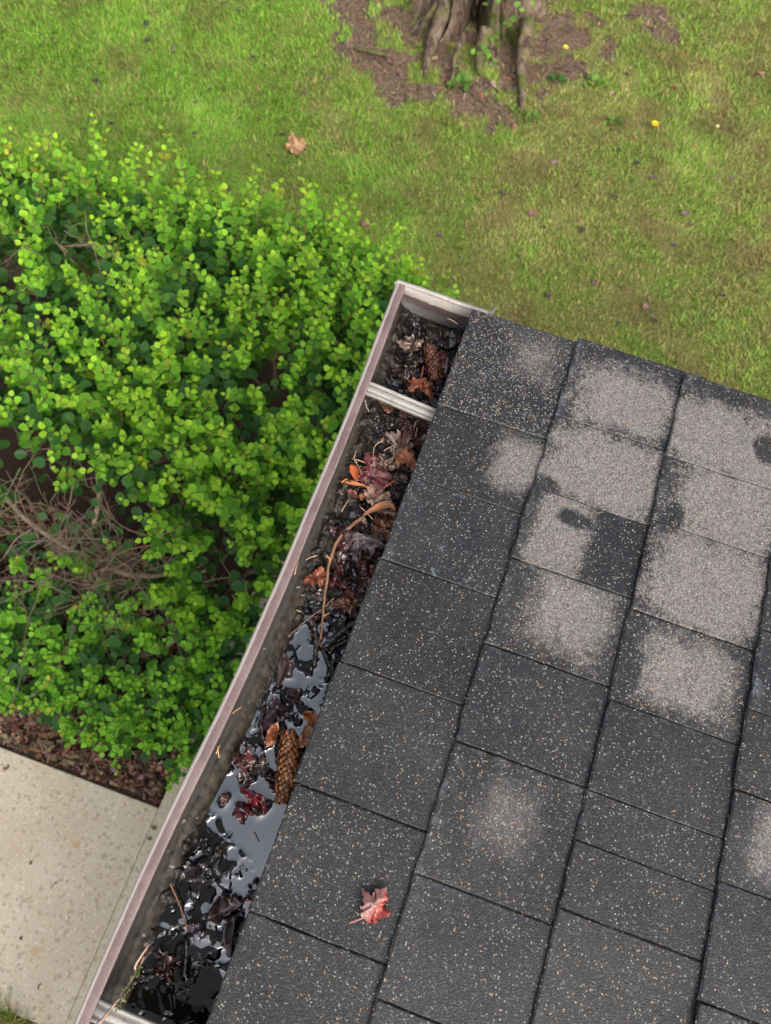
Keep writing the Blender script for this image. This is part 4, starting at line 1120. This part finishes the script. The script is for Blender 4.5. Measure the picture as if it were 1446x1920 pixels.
for x, y, h, bz, st, cl in zip(xsA, ysA, hA, bA, steep, clump):
    if made >= N_SHOOT or h < .05: continue
    if rg.random() < bz * .94: continue
    if rg.random() > .34 + .30 * min(st, 2.0) + .9 * (cl - .45): continue
    low = y < .42                                    # the lower skirt
    nrm = surf_n(x, y)
    d = (nrm * .75 + Vector((0, 0, .55)) + Vector((rg.gauss(0, .38), rg.gauss(0, .38), rg.gauss(0, .2)))).normalized()
    Ls = rg.uniform(.07, .20) * (.8 if low else 1)
    if not low and rg.random() < (.28 if y > 1.55 else .10): Ls *= 1.55
    p = Vector((x, y, h)) - nrm * rg.uniform(.03, .11) + Vector((0, 0, -.015))
    p.z = max(p.z, .0)
    bend = Vector((rg.gauss(0, .25), rg.gauss(0, .25), .1))
    npair = max(3, int(Ls / rg.uniform(.019, .026)))
    pts = [p + d * (Ls * t) + bend * (Ls * t * t * .5) for t in np.linspace(0, 1, 5)]
    Vt, Ft = tube(pts, [.0021, .0019, .0016, .0013, .0009], 4, cap=False)
    twigs.add([v - SB for v in Vt], Ft, (.20, .12, .055) if rg.random() < .6 else (.16, .14, .05))
    vig = rg.random()
    base_s = rg.uniform(.030, .042) * (1.0 if not low else .95)
    for k in range(npair):
        t = (k + .6) / npair
        q = p + d * (Ls * t) + bend * (Ls * t * t * .5)
        side = d.cross(Vector((0, 0, 1)))
        if side.length < .1: side = Vector((1, 0, 0))
        side.normalize(); s2 = d.cross(side)
        th = k * 1.57 + rg.gauss(0, .3)
        sz = base_s * (1.0 - .50 * max(0, t - .35) / .65) * rg.uniform(.68, 1.25)
        young = smooth(.15, .95, t * (.75 + .5 * vig)) * (.75 if low else 1)
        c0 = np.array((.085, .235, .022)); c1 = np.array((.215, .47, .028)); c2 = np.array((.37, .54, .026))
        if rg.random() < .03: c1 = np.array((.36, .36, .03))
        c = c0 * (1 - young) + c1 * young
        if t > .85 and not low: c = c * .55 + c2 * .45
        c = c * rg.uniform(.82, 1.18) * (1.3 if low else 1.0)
        for sg in (0, math.pi):
            o_ = side * math.cos(th + sg) + s2 * math.sin(th + sg)
            dl = (o_ * .9 + d * .45 + Vector((0, 0, rg.gauss(.05, .2)))).normalized()
            n_ = (Vector((0, 0, 1.0)) + d * .5 + Vector((rg.gauss(0, .35), rg.gauss(0, .35), 0))).normalized()
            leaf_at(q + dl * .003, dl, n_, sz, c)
    made += 1
# darker leaves deeper inside
nd = 0
for k in range(30000):
    x = rg.uniform(-2.75, 0); y = rg.uniform(-.1, 2.05)
    h = surf(x, y)
    if h < .06: continue
    bz = float(bare(np.array([x]), np.array([y]))[0])
    if rg.random() < bz * .84: continue
    if fbm(np.array([x * 9]), np.array([y * 9]), 47, 3)[0] < .40: continue
    nrm = surf_n(x, y)
    p = Vector((x, y, h)) - nrm * (rg.random() ** 1.3 * .24 + .02)
    if p.z < .01: continue
    a = rg.uniform(0, 6.3)
    dl = Vector((math.cos(a), math.sin(a), rg.gauss(-.1, .3))).normalized()
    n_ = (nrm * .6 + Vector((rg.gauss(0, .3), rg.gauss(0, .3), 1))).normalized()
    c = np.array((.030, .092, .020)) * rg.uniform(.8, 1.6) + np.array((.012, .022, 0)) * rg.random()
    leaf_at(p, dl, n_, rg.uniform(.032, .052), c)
    nd += 1
    if nd > 10500: break
PS = np.array([tuple(l[0]) for l in leaves]); DS = np.array([tuple(l[1]) for l in leaves]); NS = np.array([tuple(l[2]) for l in leaves])
SZ = np.array([l[3] for l in leaves]); CS = np.array([l[4] for l in leaves])
YS = np.cross(NS, DS); YS /= np.linalg.norm(YS, axis=1)[:, None] + 1e-9
ZS = np.cross(DS, YS)
camv = np.array(cam.location)
toc = camv[None] - PS; dist = np.linalg.norm(toc, axis=1)
face = np.abs((toc / dist[:, None] * ZS).sum(1))
surfh = hedge_h(PS[:, 0], PS[:, 1])
inframe = (PS[:, 0] > -1.75 + .0 * PS[:, 1]) & (PS[:, 0] < -.22) & (PS[:, 1] > -.1) & (PS[:, 1] < 1.4)
score = SZ / dist * (.3 + face) * np.where(PS[:, 2] > surfh + .02, 1, .3) * inframe
big = np.argsort(-score)[:290]
isbig = np.zeros(len(PS), bool); isbig[big] = True
def emit(idx):
    n = len(idx)
    fold = .7 + .6 * RNG.random(n)
    T = LT[None].repeat(n, 0) * np.array([1, 1, 1])[None, None]
    T = T.copy(); T[:, :, 2] *= fold[:, None]; T[:, :, 1] *= (.85 + .3 * RNG.random(n))[:, None]
    T *= SZ[idx][:, None, None]
    V = PS[idx][:, None] + T[:, :, 0:1] * DS[idx][:, None] + T[:, :, 1:2] * YS[idx][:, None] + T[:, :, 2:3] * ZS[idx][:, None]
    return V
idx = np.where(~isbig)[0]
V = emit(idx) - np.array(SB)[None, None]
F = (np.array(LF)[None] + (np.arange(len(idx)) * 12)[:, None, None]).reshape(-1, 4)
tone = np.array([1, 1, 1, 1, 1, 1, 1, 1, 1, 1, .82, .82])
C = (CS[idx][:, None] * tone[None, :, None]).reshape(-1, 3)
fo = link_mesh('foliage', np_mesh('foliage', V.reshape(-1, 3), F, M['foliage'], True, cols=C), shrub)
fo['kind'] = 'stuff'
protos = []
ql = np.quantile(CS[big].sum(1), [.2, .4, .6, .8]); cls = np.digitize(CS[big].sum(1), ql)
for k in range(5):
    c = CS[big][cls == k].mean(0)
    protos.append(np_mesh('leaf', LT, [tuple(f) for f in LF], M['foliage'], True, cols=np.array([c * q for q in tone])))
for i, k in zip(big, cls):
    o = link_mesh('leaf', protos[k], shrub)
    mt = Matrix([[*(DS[i])], [*(YS[i])], [*(ZS[i])]]).transposed()
    o.location = Vector(PS[i]) - SB
    o.rotation_euler = mt.to_euler()
    o.scale = (SZ[i],) * 3
# woody skeleton: stems from the ground, dry twigs in the bare hollow
br = Bag()
for k in range(46):
    x = rg.uniform(-2.5, -.25); y = rg.uniform(.3, 1.6)
    h = surf(x, y)
    if h < .25: continue
    p0 = Vector((x + rg.gauss(0, .12), max(.25, y + rg.gauss(.12, .12)), -.03)); p1 = Vector((x, y, h - .08))
    mid = (p0 + p1) * .5 + Vector((rg.gauss(0, .06), rg.gauss(0, .06), .05))
    P = spline([p0, mid, p1], 10)
    r0 = rg.uniform(.005, .013)
    Vt, Ft = tube([q - SB for q in P], list(np.linspace(r0, r0 * .35, 10)), 6, .1, k)
    br.add(Vt, Ft, (.17, .125, .09) if k % 2 else (.12, .09, .065))
link_mesh('branches', br.mesh('branches', M['branch']), shrub)['kind'] = 'stuff'
def dead_twig(bag, p, d, L, r, col, depth=0):
    P = [p]
    for q in range(6):
        d = (d + Vector((rg.gauss(0, .16), rg.gauss(0, .16), rg.gauss(0, .12)))).normalized(); P.append(P[-1] + d * L / 6)
    Vt, Ft = tube([v - SB for v in P], list(np.linspace(r, r * .4, 7)), 5, .05, 1, cap=False)
    bag.add(Vt, Ft, tuple(c * rg.uniform(.7, 1.25) for c in col))
    if depth < 2:
        for s in range(rg.randint(1, 4)):
            q = P[rg.randint(1, 5)]
            d2 = (d + Vector((rg.gauss(0, .7), rg.gauss(0, .7), rg.gauss(0, .5)))).normalized()
            dead_twig(bag, q, d2, L * rg.uniform(.3, .6), r * .55, col, depth + 1)
dt = Bag()
for k in range(150):
    a, b, r = BARE[rg.randrange(8)] if k < 115 else BARE[rg.randrange(len(BARE))]
    x = a + rg.gauss(0, r * .7); y = b + rg.gauss(0, r * .6); h = surf(x, y)
    p = Vector((x, y, max(.05, h - rg.uniform(.02, .26))))
    d = Vector((rg.gauss(0, 1), rg.gauss(-.2, .7), rg.gauss(.1, .4))).normalized()
    dead_twig(dt, p, d, rg.uniform(.12, .34), rg.uniform(.0013, .0034), (.175, .128, .088))
link_mesh('dry_twigs', dt.mesh('dry_twigs', M['branch']), shrub)['kind'] = 'stuff'
# thick grey boughs one can pick out in the hollow
for pts, r0, r1 in (([(-.98, .52, .38), (-.80, .53, .46), (-.66, .565, .54), (-.55, .60, .60)], .0115, .006), ([(-1.55, .70, .40), (-1.3, .58, .44), (-1.05, .52, .40), (-.9, .42, .3)], .011, .006),
                    ([(-1.02, .78, .75), (-1.0, .70, .66), (-1.01, .63, .58)], .0085, .011), ([(-.60, .95, .90), (-.53, .87, .96), (-.49, .85, 1.0)], .003, .0045),
                    ([(-.58, .22, .10), (-.47, .40, .30), (-.41, .55, .46), (-.40, .62, .58)], .006, .009), ([(-.8, .3, .0), (-.66, .36, .2), (-.55, .5, .42)], .012, .008)):
    P = spline([Vector(p) - SB for p in pts], 14)
    Vt, Ft = tube(P, list(np.linspace(r0, r1, 14)), 8, .16, 2)
    b = Bag(); b.add(Vt, Ft, np.array([np.array((.27, .20, .145)) * rg.uniform(.6, 1.25) for _ in Vt]))
    link_mesh('bough', b.mesh('bough', M['branch']), shrub)
link_mesh('shoot_stems', twigs.mesh('shoot_stems', M['branch']), shrub)['kind'] = 'stuff'

# ------------------------------------------------------------------ the old tree at the top
TX, TY = -.63, 4.60
tree = empty('old_tree', (TX, TY, -.03))
tag(tree, 'gnarled mossy old tree trunk with spreading roots in a bare dirt patch', 'tree')
nth, nz = 300, 70
th = np.linspace(0, 2 * math.pi, nth, endpoint=False); zz = np.concatenate([np.linspace(-.04, 1.0, 110), np.linspace(1.06, 3.6, 22)])
ZZ, TH = np.meshgrid(zz, th, indexing='ij')
def ang(a, b): return np.angle(np.exp(1j * (a - b)))
flare = np.exp(-np.clip(ZZ, 0, 9) / .16); flare2 = np.exp(-np.clip(ZZ, 0, 9) / .5)
Rr = .165 + .03 * flare2
hol = np.zeros_like(ZZ)
for a, w, amp in ((-2.35, .22, .20), (-1.95, .12, .12), (-1.02, .16, .20), (-.4, .2, .10), (.5, .22, .25), (1.5, .25, .25), (2.5, .22, .28), (-2.8, .16, .24)):
    Rr = Rr + np.exp(-(ang(TH, a) / w) ** 2) * (amp * flare + .065 * flare2)
for a, w, z0, sz_, amp in ((-1.66, .15, .12, .30, .14), (-1.28, .17, .02, .24, .17), (-2.14, .11, .22, .25, .13), (-.75, .12, .12, .25, .08), (-1.30, .1, .45, .2, .08)):
    g = np.exp(-(ang(TH, a) / w) ** 2 - ((ZZ - z0) / sz_) ** 2)
    Rr = Rr - amp * g; hol = np.maximum(hol, g)
Rr = Rr + (fbm(TH * 5 + 40, ZZ * 4, 61, 4) - .5) * .15 + (fbm(TH * 14 + 40, ZZ * 11, 62, 4) - .5) * .09
rid = np.abs(fbm(TH * 9 + 40 + .5 * np.sin(ZZ * 7), ZZ * 3.2, 63, 4) - .5)
Rr = Rr + (.12 - rid) * .22 + (fbm(TH * 40, ZZ * 26, 64, 3) - .5) * .035
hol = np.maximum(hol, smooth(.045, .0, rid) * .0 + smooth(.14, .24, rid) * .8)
Rr *= np.interp(ZZ, [0, 1, 3.6], [1, .92, .72])
V = np.stack([Rr * np.cos(TH) + .05 * ZZ * .3, Rr * np.sin(TH), ZZ], -1).reshape(-1, 3)
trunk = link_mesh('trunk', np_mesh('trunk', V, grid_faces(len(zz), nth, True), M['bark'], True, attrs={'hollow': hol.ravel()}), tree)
TB = Vector(tree.location)
for pts, r0, r1 in (([(-.78, 4.42, .16), (-.79, 4.25, .06), (-.78, 4.08, .02), (-.76, 3.98, -.02)], .055, .010), ([(-.62, 4.25, .10), (-.625, 4.12, .04), (-.60, 4.02, .015), (-.595, 3.93, -.01)], .02, .007),
                    ([(-.30, 4.45, .16), (-.255, 4.30, .06), (-.235, 4.20, .03), (-.19, 4.09, .015), (-.165, 4.00, .005), (-.15, 3.94, -.02)], .045, .009),
                    ([(-.5, 4.3, .14), (-.49, 4.18, .05), (-.46, 4.1, .0)], .045, .012), ([(-1.0, 4.02, .01), (-1.1, 4.0, .012), (-1.22, 4.01, -.01)], .014, .008),
                    ([(-.9, 4.75, .1), (-1.2, 4.78, .02), (-1.45, 4.85, -.03)], .06, .02), ([(-.5, 4.95, .1), (-.45, 5.25, .02), (-.4, 5.5, -.03)], .06, .02)):
    P = spline([Vector(p) - TB for p in pts], 14)
    Vt, Ft = tube(P, list(np.linspace(r0, r1, 14)), 10, .16, int(r0 * 1000))
    me = np_mesh('root', np.array([tuple(v) for v in Vt]), Ft, M['bark'], True, attrs={'hollow': np.zeros(len(Vt))})
    link_mesh('root', me, tree)
for a, z0, L in ((.6, 2.6, 1.2), (2.6, 2.9, 1.3), (-1.4, 3.2, 1.0), (1.4, 3.4, 1.3)):
    q = Vector((.12 * math.cos(a), .12 * math.sin(a), z0)); d = Vector((math.cos(a), math.sin(a), 1.0))
    P = spline([q, q + d * L * .4, q + d * L * .7 + Vector((0, 0, .2)), q + d * L + Vector((0, 0, .5))], 12)
    Vt, Ft = tube(P, list(np.linspace(.10, .04, 12)), 10, .1, 8)
    link_mesh('limb', np_mesh('limb', np.array([tuple(v) for v in Vt]), Ft, M['bark'], True, attrs={'hollow': np.zeros(len(Vt))}), tree)
# sprouts on the trunk
sp = Bag()
for (cx, cy, cz, n, s) in ((-.53, 4.27, .46, 12, .05), (-.33, 4.34, .30, 8, .04), (-.42, 4.25, .12, 7, .04), (-.45, 4.2, .06, 6, .04)):
    for k in range(n):
        p = Vector((cx + rg.gauss(0, .045), cy + rg.gauss(-.02, .035), cz + rg.gauss(0, .05)))
        a = rg.uniform(0, 6.3); dl = Vector((math.cos(a), math.sin(a) - .3, rg.gauss(.2, .3))).normalized()
        n_ = Vector((rg.gauss(0, .3), -.4, 1)).normalized(); y_ = n_.cross(dl).normalized(); z_ = dl.cross(y_)
        ss = s * rg.uniform(.6, 1.1)
        sp.add([p + dl * (v[0] * ss) + y_ * (v[1] * ss) + z_ * (v[2] * ss) - TB for v in LT], LF, tuple(np.array((.12, .25, .035)) * rg.uniform(.7, 1.2)))
link_mesh('sprouts', sp.mesh('sprouts', M['foliage']), trunk)['kind'] = 'stuff'

# bits of bark and twig on the bare soil
lit = Bag()
for k in range(900):
    x = rg.uniform(-1.7, .7); y = rg.uniform(3.65, 5.2)
    if soil_mask(np.array([x]), np.array([y]))[0] < .35 and rg.random() < .9: continue
    z = float(ground_h(np.array([x]), np.array([y]))[0]) + .004
    L = rg.uniform(.006, .035); W = rg.uniform(.002, .010)
    mt = Matrix.Translation((x, y, z)) @ Euler((rg.gauss(0, .4), rg.gauss(0, .25), rg.uniform(0, 6.3))).to_matrix().to_4x4()
    V, F = box_arrays(-L, L, -W, W, -.002, .002)
    lit.add([mt @ Vector((v[0] * rg.uniform(.7, 1.1), v[1] * rg.uniform(.4, 1.2), v[2])) for v in V], F, tuple(c * rg.uniform(.6, 1.3) for c in rg.choice([(.10, .06, .04), (.20, .14, .10), (.05, .03, .022), (.16, .07, .04), (.045, .035, .03)])))
tag(link_mesh('soil_litter', lit.mesh('soil_litter', M['chips'], False)), 'bits of bark and twig littering the bare soil round the tree', 'litter', kind='stuff')

# weeds: rosettes of broad leaves
def weed(x, y, n, s, label, rgb):
    n = int(n * 1.7); s *= .62
    z = float(ground_h(np.array([x]), np.array([y]))[0])
    o = empty('weed', (x, y, z)); tag(o, label, 'weed', 'small weeds around the tree')
    me = np_mesh('leaf', LT, [tuple(f) for f in LF], M['foliage'], True, cols=np.array([np.array(rgb) * q for q in tone]))
    for k in range(n):
        a = k * 2.4 + rg.gauss(0, .3)
        c = link_mesh('leaf', me, o)
        r = rg.uniform(.005, 1.1 * s)
        c.location = (r * math.cos(a), r * math.sin(a), .012 + rg.random() * .025); c.rotation_euler = (rg.gauss(0, .35), -rg.uniform(.1, .7), a); q = s * rg.uniform(.6, 1.1); c.scale = (q, q, q)
weed(-.545, 3.99, 13, .075, 'leafy green weed growing against the front of the trunk', (.10, .20, .03))
weed(-.18, 3.93, 6, .05, 'small pale weed beside the tip of the right hand root', (.13, .22, .05))
weed(.20, 4.32, 8, .07, 'broad leaved bright green weed right of the tree near the dandelion stalk', (.11, .22, .03))
weed(-.02, 4.25, 8, .06, 'dark dandelion rosette below the tall yellow flower', (.045, .12, .02))
weed(.38, 4.08, 9, .06, 'spiky green weed in the lawn between the tree and the lone yellow flower', (.10, .19, .03))
weed(-.08, 3.90, 9, .05, 'patch of clover like leaves below the right hand root', (.10, .19, .03))

# ------------------------------------------------------------------ lawn grass (individual blades, nobody could count them)
def blades(n, x0, x1, y0, y1, keep, hmul=1.0, seed=1):
    g = np.random.default_rng(seed)
    x = g.uniform(x0, x1, n); y = g.uniform(y0, y1, n)
    m = keep(x, y, g); x, y = x[m], y[m]; n = len(x)
    z = ground_h(x, y) - .003
    dr = dry_mask(x, y)
    tuft = fbm(x * 14, y * 14, 71, 3)
    h = g.uniform(.015, .037, n) * (.55 + .95 * tuft) * hmul * (1.15 - .35 * dr)
    a = g.uniform(0, 2 * math.pi, n); lean = g.uniform(.25, 1.25, n)
    swirl = fbm(x * 2.2, y * 2.2, 73, 2) * 9
    a = np.where(g.random(n) < .55, swirl + g.normal(0, .7, n), a)
    dx, dy = np.cos(a), np.sin(a); px, py = -dy, dx
    w = g.uniform(.0016, .0032, n)
    V = np.zeros((n, 5, 3))
    for i, (t, ws) in enumerate(((0, 1), (0, -1), (.55, .85), (.55, -.85), (1, 0))):
        out = lean * h * t ** 1.6
        V[:, i, 0] = x + dx * out + px * w * ws; V[:, i, 1] = y + dy * out + py * w * ws; V[:, i, 2] = z + h * t * (1 - .35 * lean * t * .6)
    T = np.array([(0, 1, 3), (0, 3, 2), (2, 3, 4)])
    F = (T[None] + (np.arange(n) * 5)[:, None, None]).reshape(-1, 3)
    lush = np.array((.120, .280, .018)); oliv = np.array((.190, .215, .050)); straw = np.array((.36, .27, .11)); dk = np.array((.06, .145, .014))
    q = np.clip(dr + g.normal(0, .16, n), 0, 1)[:, None]
    C = lush * (1 - q) + oliv * q
    k = g.random(n)[:, None]
    C = np.where(k < .04 + .15 * q, straw * g.uniform(.5, 1.05, n)[:, None], C)
    C = np.where((k > .88), dk, C)
    C = C * g.uniform(.85, 1.15, n)[:, None] * 1.28 * (.80 + .40 * fbm(x * 15, y * 15, 131, 3))[:, None]
    br_ = smooth(.58, .70, fbm(x * 4.2, y * 4.2, 141, 4))[:, None] * (.35 + .65 * dr)[:, None]
    C = C * (1 - br_ * .65) + np.array((.19, .125, .06)) * br_ * .65
    C5 = C[:, None].repeat(5, 1)
    return V.reshape(-1, 3), F, C5.reshape(-1, 3)
def keep_lawn(x, y, g):
    s = soil_mask(x, y)
    back = 1.80 + (fbm(x * 3, x * 0, 3, 2) - .5) * .2
    return (g.random(len(x)) > s * 1.05) & (y > back) & ((x - TX) ** 2 + (y - TY) ** 2 > .1) & (g.random(len(x)) < .5 + .9 * fbm(x * 11, y * 11, 88, 3))
V, F, C = blades(430000, -3.9, 2.1, 1.8, 5.9, keep_lawn)
me = np_mesh('grass', V, F, M['grass'], False, cols=C)
tag(link_mesh('grass', me), 'short patchy green and straw coloured lawn grass beyond the shrub', 'grass', kind='stuff')
# longer grass at the near edge of the walk
V, F, C = blades(4200, -2.6, -.50, -1.5, -1.012, lambda x, y, g: g.random(len(x)) < .95, 2.0, 4)
V2, F2, C2 = blades(170, -.80, -.58, -1.06, -.995, lambda x, y, g: np.ones(len(x), bool), 3.4, 5)
V = np.concatenate([V, V2]); F = np.concatenate([F, F2 + len(V) - len(V2)]); C = np.concatenate([C, C2])
tag(link_mesh('grass', np_mesh('grass', V, F, M['grass'], False, cols=C)), 'longer dark green grass tuft at the near corner of the concrete walk', 'grass', kind='stuff')

# ------------------------------------------------------------------ things lying on the lawn and the walk
def lawn_leaf(x, y, L, rgb, label, kind='maple', rot=0, group=None, curl=.5, z=None, cat='leaf', wf=1.0, mat='damp', crumple=0.0):
    zz_ = (float(ground_h(np.array([x]), np.array([y]))[0]) + .022) if z is None else z
    me = leaf_mesh('fallen_leaf', kind, L, wf, rgb, curl, int(abs(x * 900) + abs(y * 70)), M[mat], crumple)
    o = link_mesh('fallen_leaf', me, None, (x - .4 * L * math.cos(rot), y - .4 * L * math.sin(rot), zz_), (rg.gauss(0, .12), rg.gauss(0, .1), rot))
    return tag(o, label, cat, group)
lawn_leaf(-1.245, 3.15, .16, (.33, .185, .08), 'large tan curled oak leaf lying on the lawn behind the shrub', rot=.75, curl=.9, wf=.8, crumple=.75)
lawn_leaf(.117, 3.215, .055, (.20, .10, .07), 'small round reddish leaf on the lawn above the roof edge', 'oval', 1.0, wf=1.5)
lawn_leaf(.912, 3.552, .05, (.15, .09, .08), 'dull purple leaf on the lawn near the right edge', 'oval', .4, wf=1.4)
lawn_leaf(-.703, 2.797, .06, (.22, .06, .07), 'pink leaf in the grass just behind the shrub', 'oval', 1.4, wf=1.2)
lawn_leaf(.557, 2.909, .042, (.13, .065, .06), 'small maroon leaf on the lawn right above the roof edge', 'oval', 2.0, wf=1.2)
lawn_leaf(.841, 2.862, .042, (.14, .07, .06), 'reddish brown leaf on the lawn close to the rake of the roof', 'oval', .2, wf=1.2)
lawn_leaf(.69, 3.75, .045, (.16, .09, .07), 'rusty leaf left of the lone yellow dandelion', 'oval', 2.6, wf=1.0)
lawn_leaf(1.15, 4.84, .045, (.2, .10, .07), 'salmon coloured leaf on the lawn in the upper right corner', 'oval', .6, wf=1.2)
lawn_leaf(-1.06, 2.50, .05, (.36, .12, .07), 'rust leaf showing among the shoots at the back of the shrub', 'oval', .6, wf=1.1)
for (x, y) in [(-2.35, 3.53), (-1.72, 3.71), (-1.93, 3.26), (-2.4, 3.72), (-1.97, 4.02), (-2.96, 3.04), (-1.34, 3.53), (-1.52, 3.25), (-2.21, 2.87), (-1.81, 3.03), (-.1, 3.27), (-.09, 3.34), (.21, 3.16), (.38, 3.2), (.53, 3.53), (.59, 3.82), (.49, 3.86), (.89, 3.33), (.95, 3.5), (1.06, 3.41), (.96, 2.8), (.85, 5.19), (.76, 2.72), (-1.6, 3.2), (-1.8, 4.11), (-2.44, 3.14), (-2.21, 3.61), (-1.31, 3.19), (-.3, 2.9), (.3, 2.75), (.1, 2.9), (1.2, 3.1), (1.1, 3.9), (.35, 4.5), (-1.5, 2.75)]:
    x += rg.gauss(0, .02); y += rg.gauss(0, .02)
    lawn_leaf(x, y, rg.uniform(.026, .044), rg.choice([(.030, .022, .022), (.045, .028, .026), (.075, .045, .048), (.022, .019, .019)]), 'small dark shrivelled leaf scrap lying in the lawn', 'oval', rg.uniform(0, 6.2), 'dark leaf scraps scattered over the lawn', 1.3, wf=1.0)
for i, (x, y, L, c, lab) in enumerate(((-.847, -.558, .020, (.16, .085, .04), 'small brown leaf flake on the walk farthest from the gutter'), (-.726, -.588, .014, (.12, .07, .04), 'tiny brown sliver in the middle of the concrete walk'),
        (-.472, -.549, .022, (.22, .13, .06), 'brown leaf flake at the kerb joint half way down the walk'), (-.62, -.909, .020, (.10, .035, .03), 'dark red shrivelled berry like scrap near the bottom of the walk'), (-.758, -.794, .016, (.06, .045, .035), 'dark round speck of leaf low on the walk'),
        (-.462, -.292, .024, (.10, .055, .035), 'dark brown flake on the kerb by the mulch corner, the upper of two'), (-.461, -.333, .022, (.16, .085, .05), 'brown flake on the kerb by the mulch corner, the lower of two'), (-1.10, -.28, .03, (.16, .09, .05), 'brown leaf scrap at the left end of the walk edge'))):
    lawn_leaf(x, y, L, c, lab, 'oval', rg.uniform(0, 6), 'leaf scraps on the walk', .8, z=.0065 if x > -.47 else .002, wf=.9)

def flower(x, y, h, rad, rgb, label):
    z = float(ground_h(np.array([x]), np.array([y]))[0])
    o = empty('dandelion', (x, y, z)); tag(o, label, 'flower')
    Vt, Ft = tube(spline([(0, 0, 0), (.006, -.004, h * .5), (0, -.008, h)], 7), [.0028] * 7, 6)
    b = Bag(); b.add(Vt, Ft, (.14, .2, .05)); o = link_mesh('stalk', b.mesh('stalk', M['petal']), o)
    b = Bag()
    for ring in range(3):
        for k in range(14):
            a = k * .4488 + ring * .2; r = rad * (1 - .28 * ring); el = .15 + .35 * ring
            c, s = math.cos(a), math.sin(a); p = Vector((0, -.008, h)); d = Vector((c * math.cos(el), s * math.cos(el), math.sin(el))); t_ = Vector((-s, c, 0))
            b.add([p + t_ * .001, p - t_ * .001, p + d * r * .7 - t_ * .004, p + d * r, p + d * r * .7 + t_ * .004], [(0, 1, 2), (0, 2, 4), (4, 2, 3)], rgb)
    link_mesh('flower_head', b.mesh('flower_head', M['petal'], False), o)
flower(.612, 4.127, .05, .024, (.75, .50, .01), 'lone bright yellow dandelion flower in the lawn right of the tree')
flower(-.028, 4.374, .15, .019, (.65, .52, .04), 'pale yellow dandelion on a tall stalk beside the tree roots')
flower(.966, 4.26, .05, .012, (.6, .56, .25), 'tiny cream flower in the lawn near the right edge')
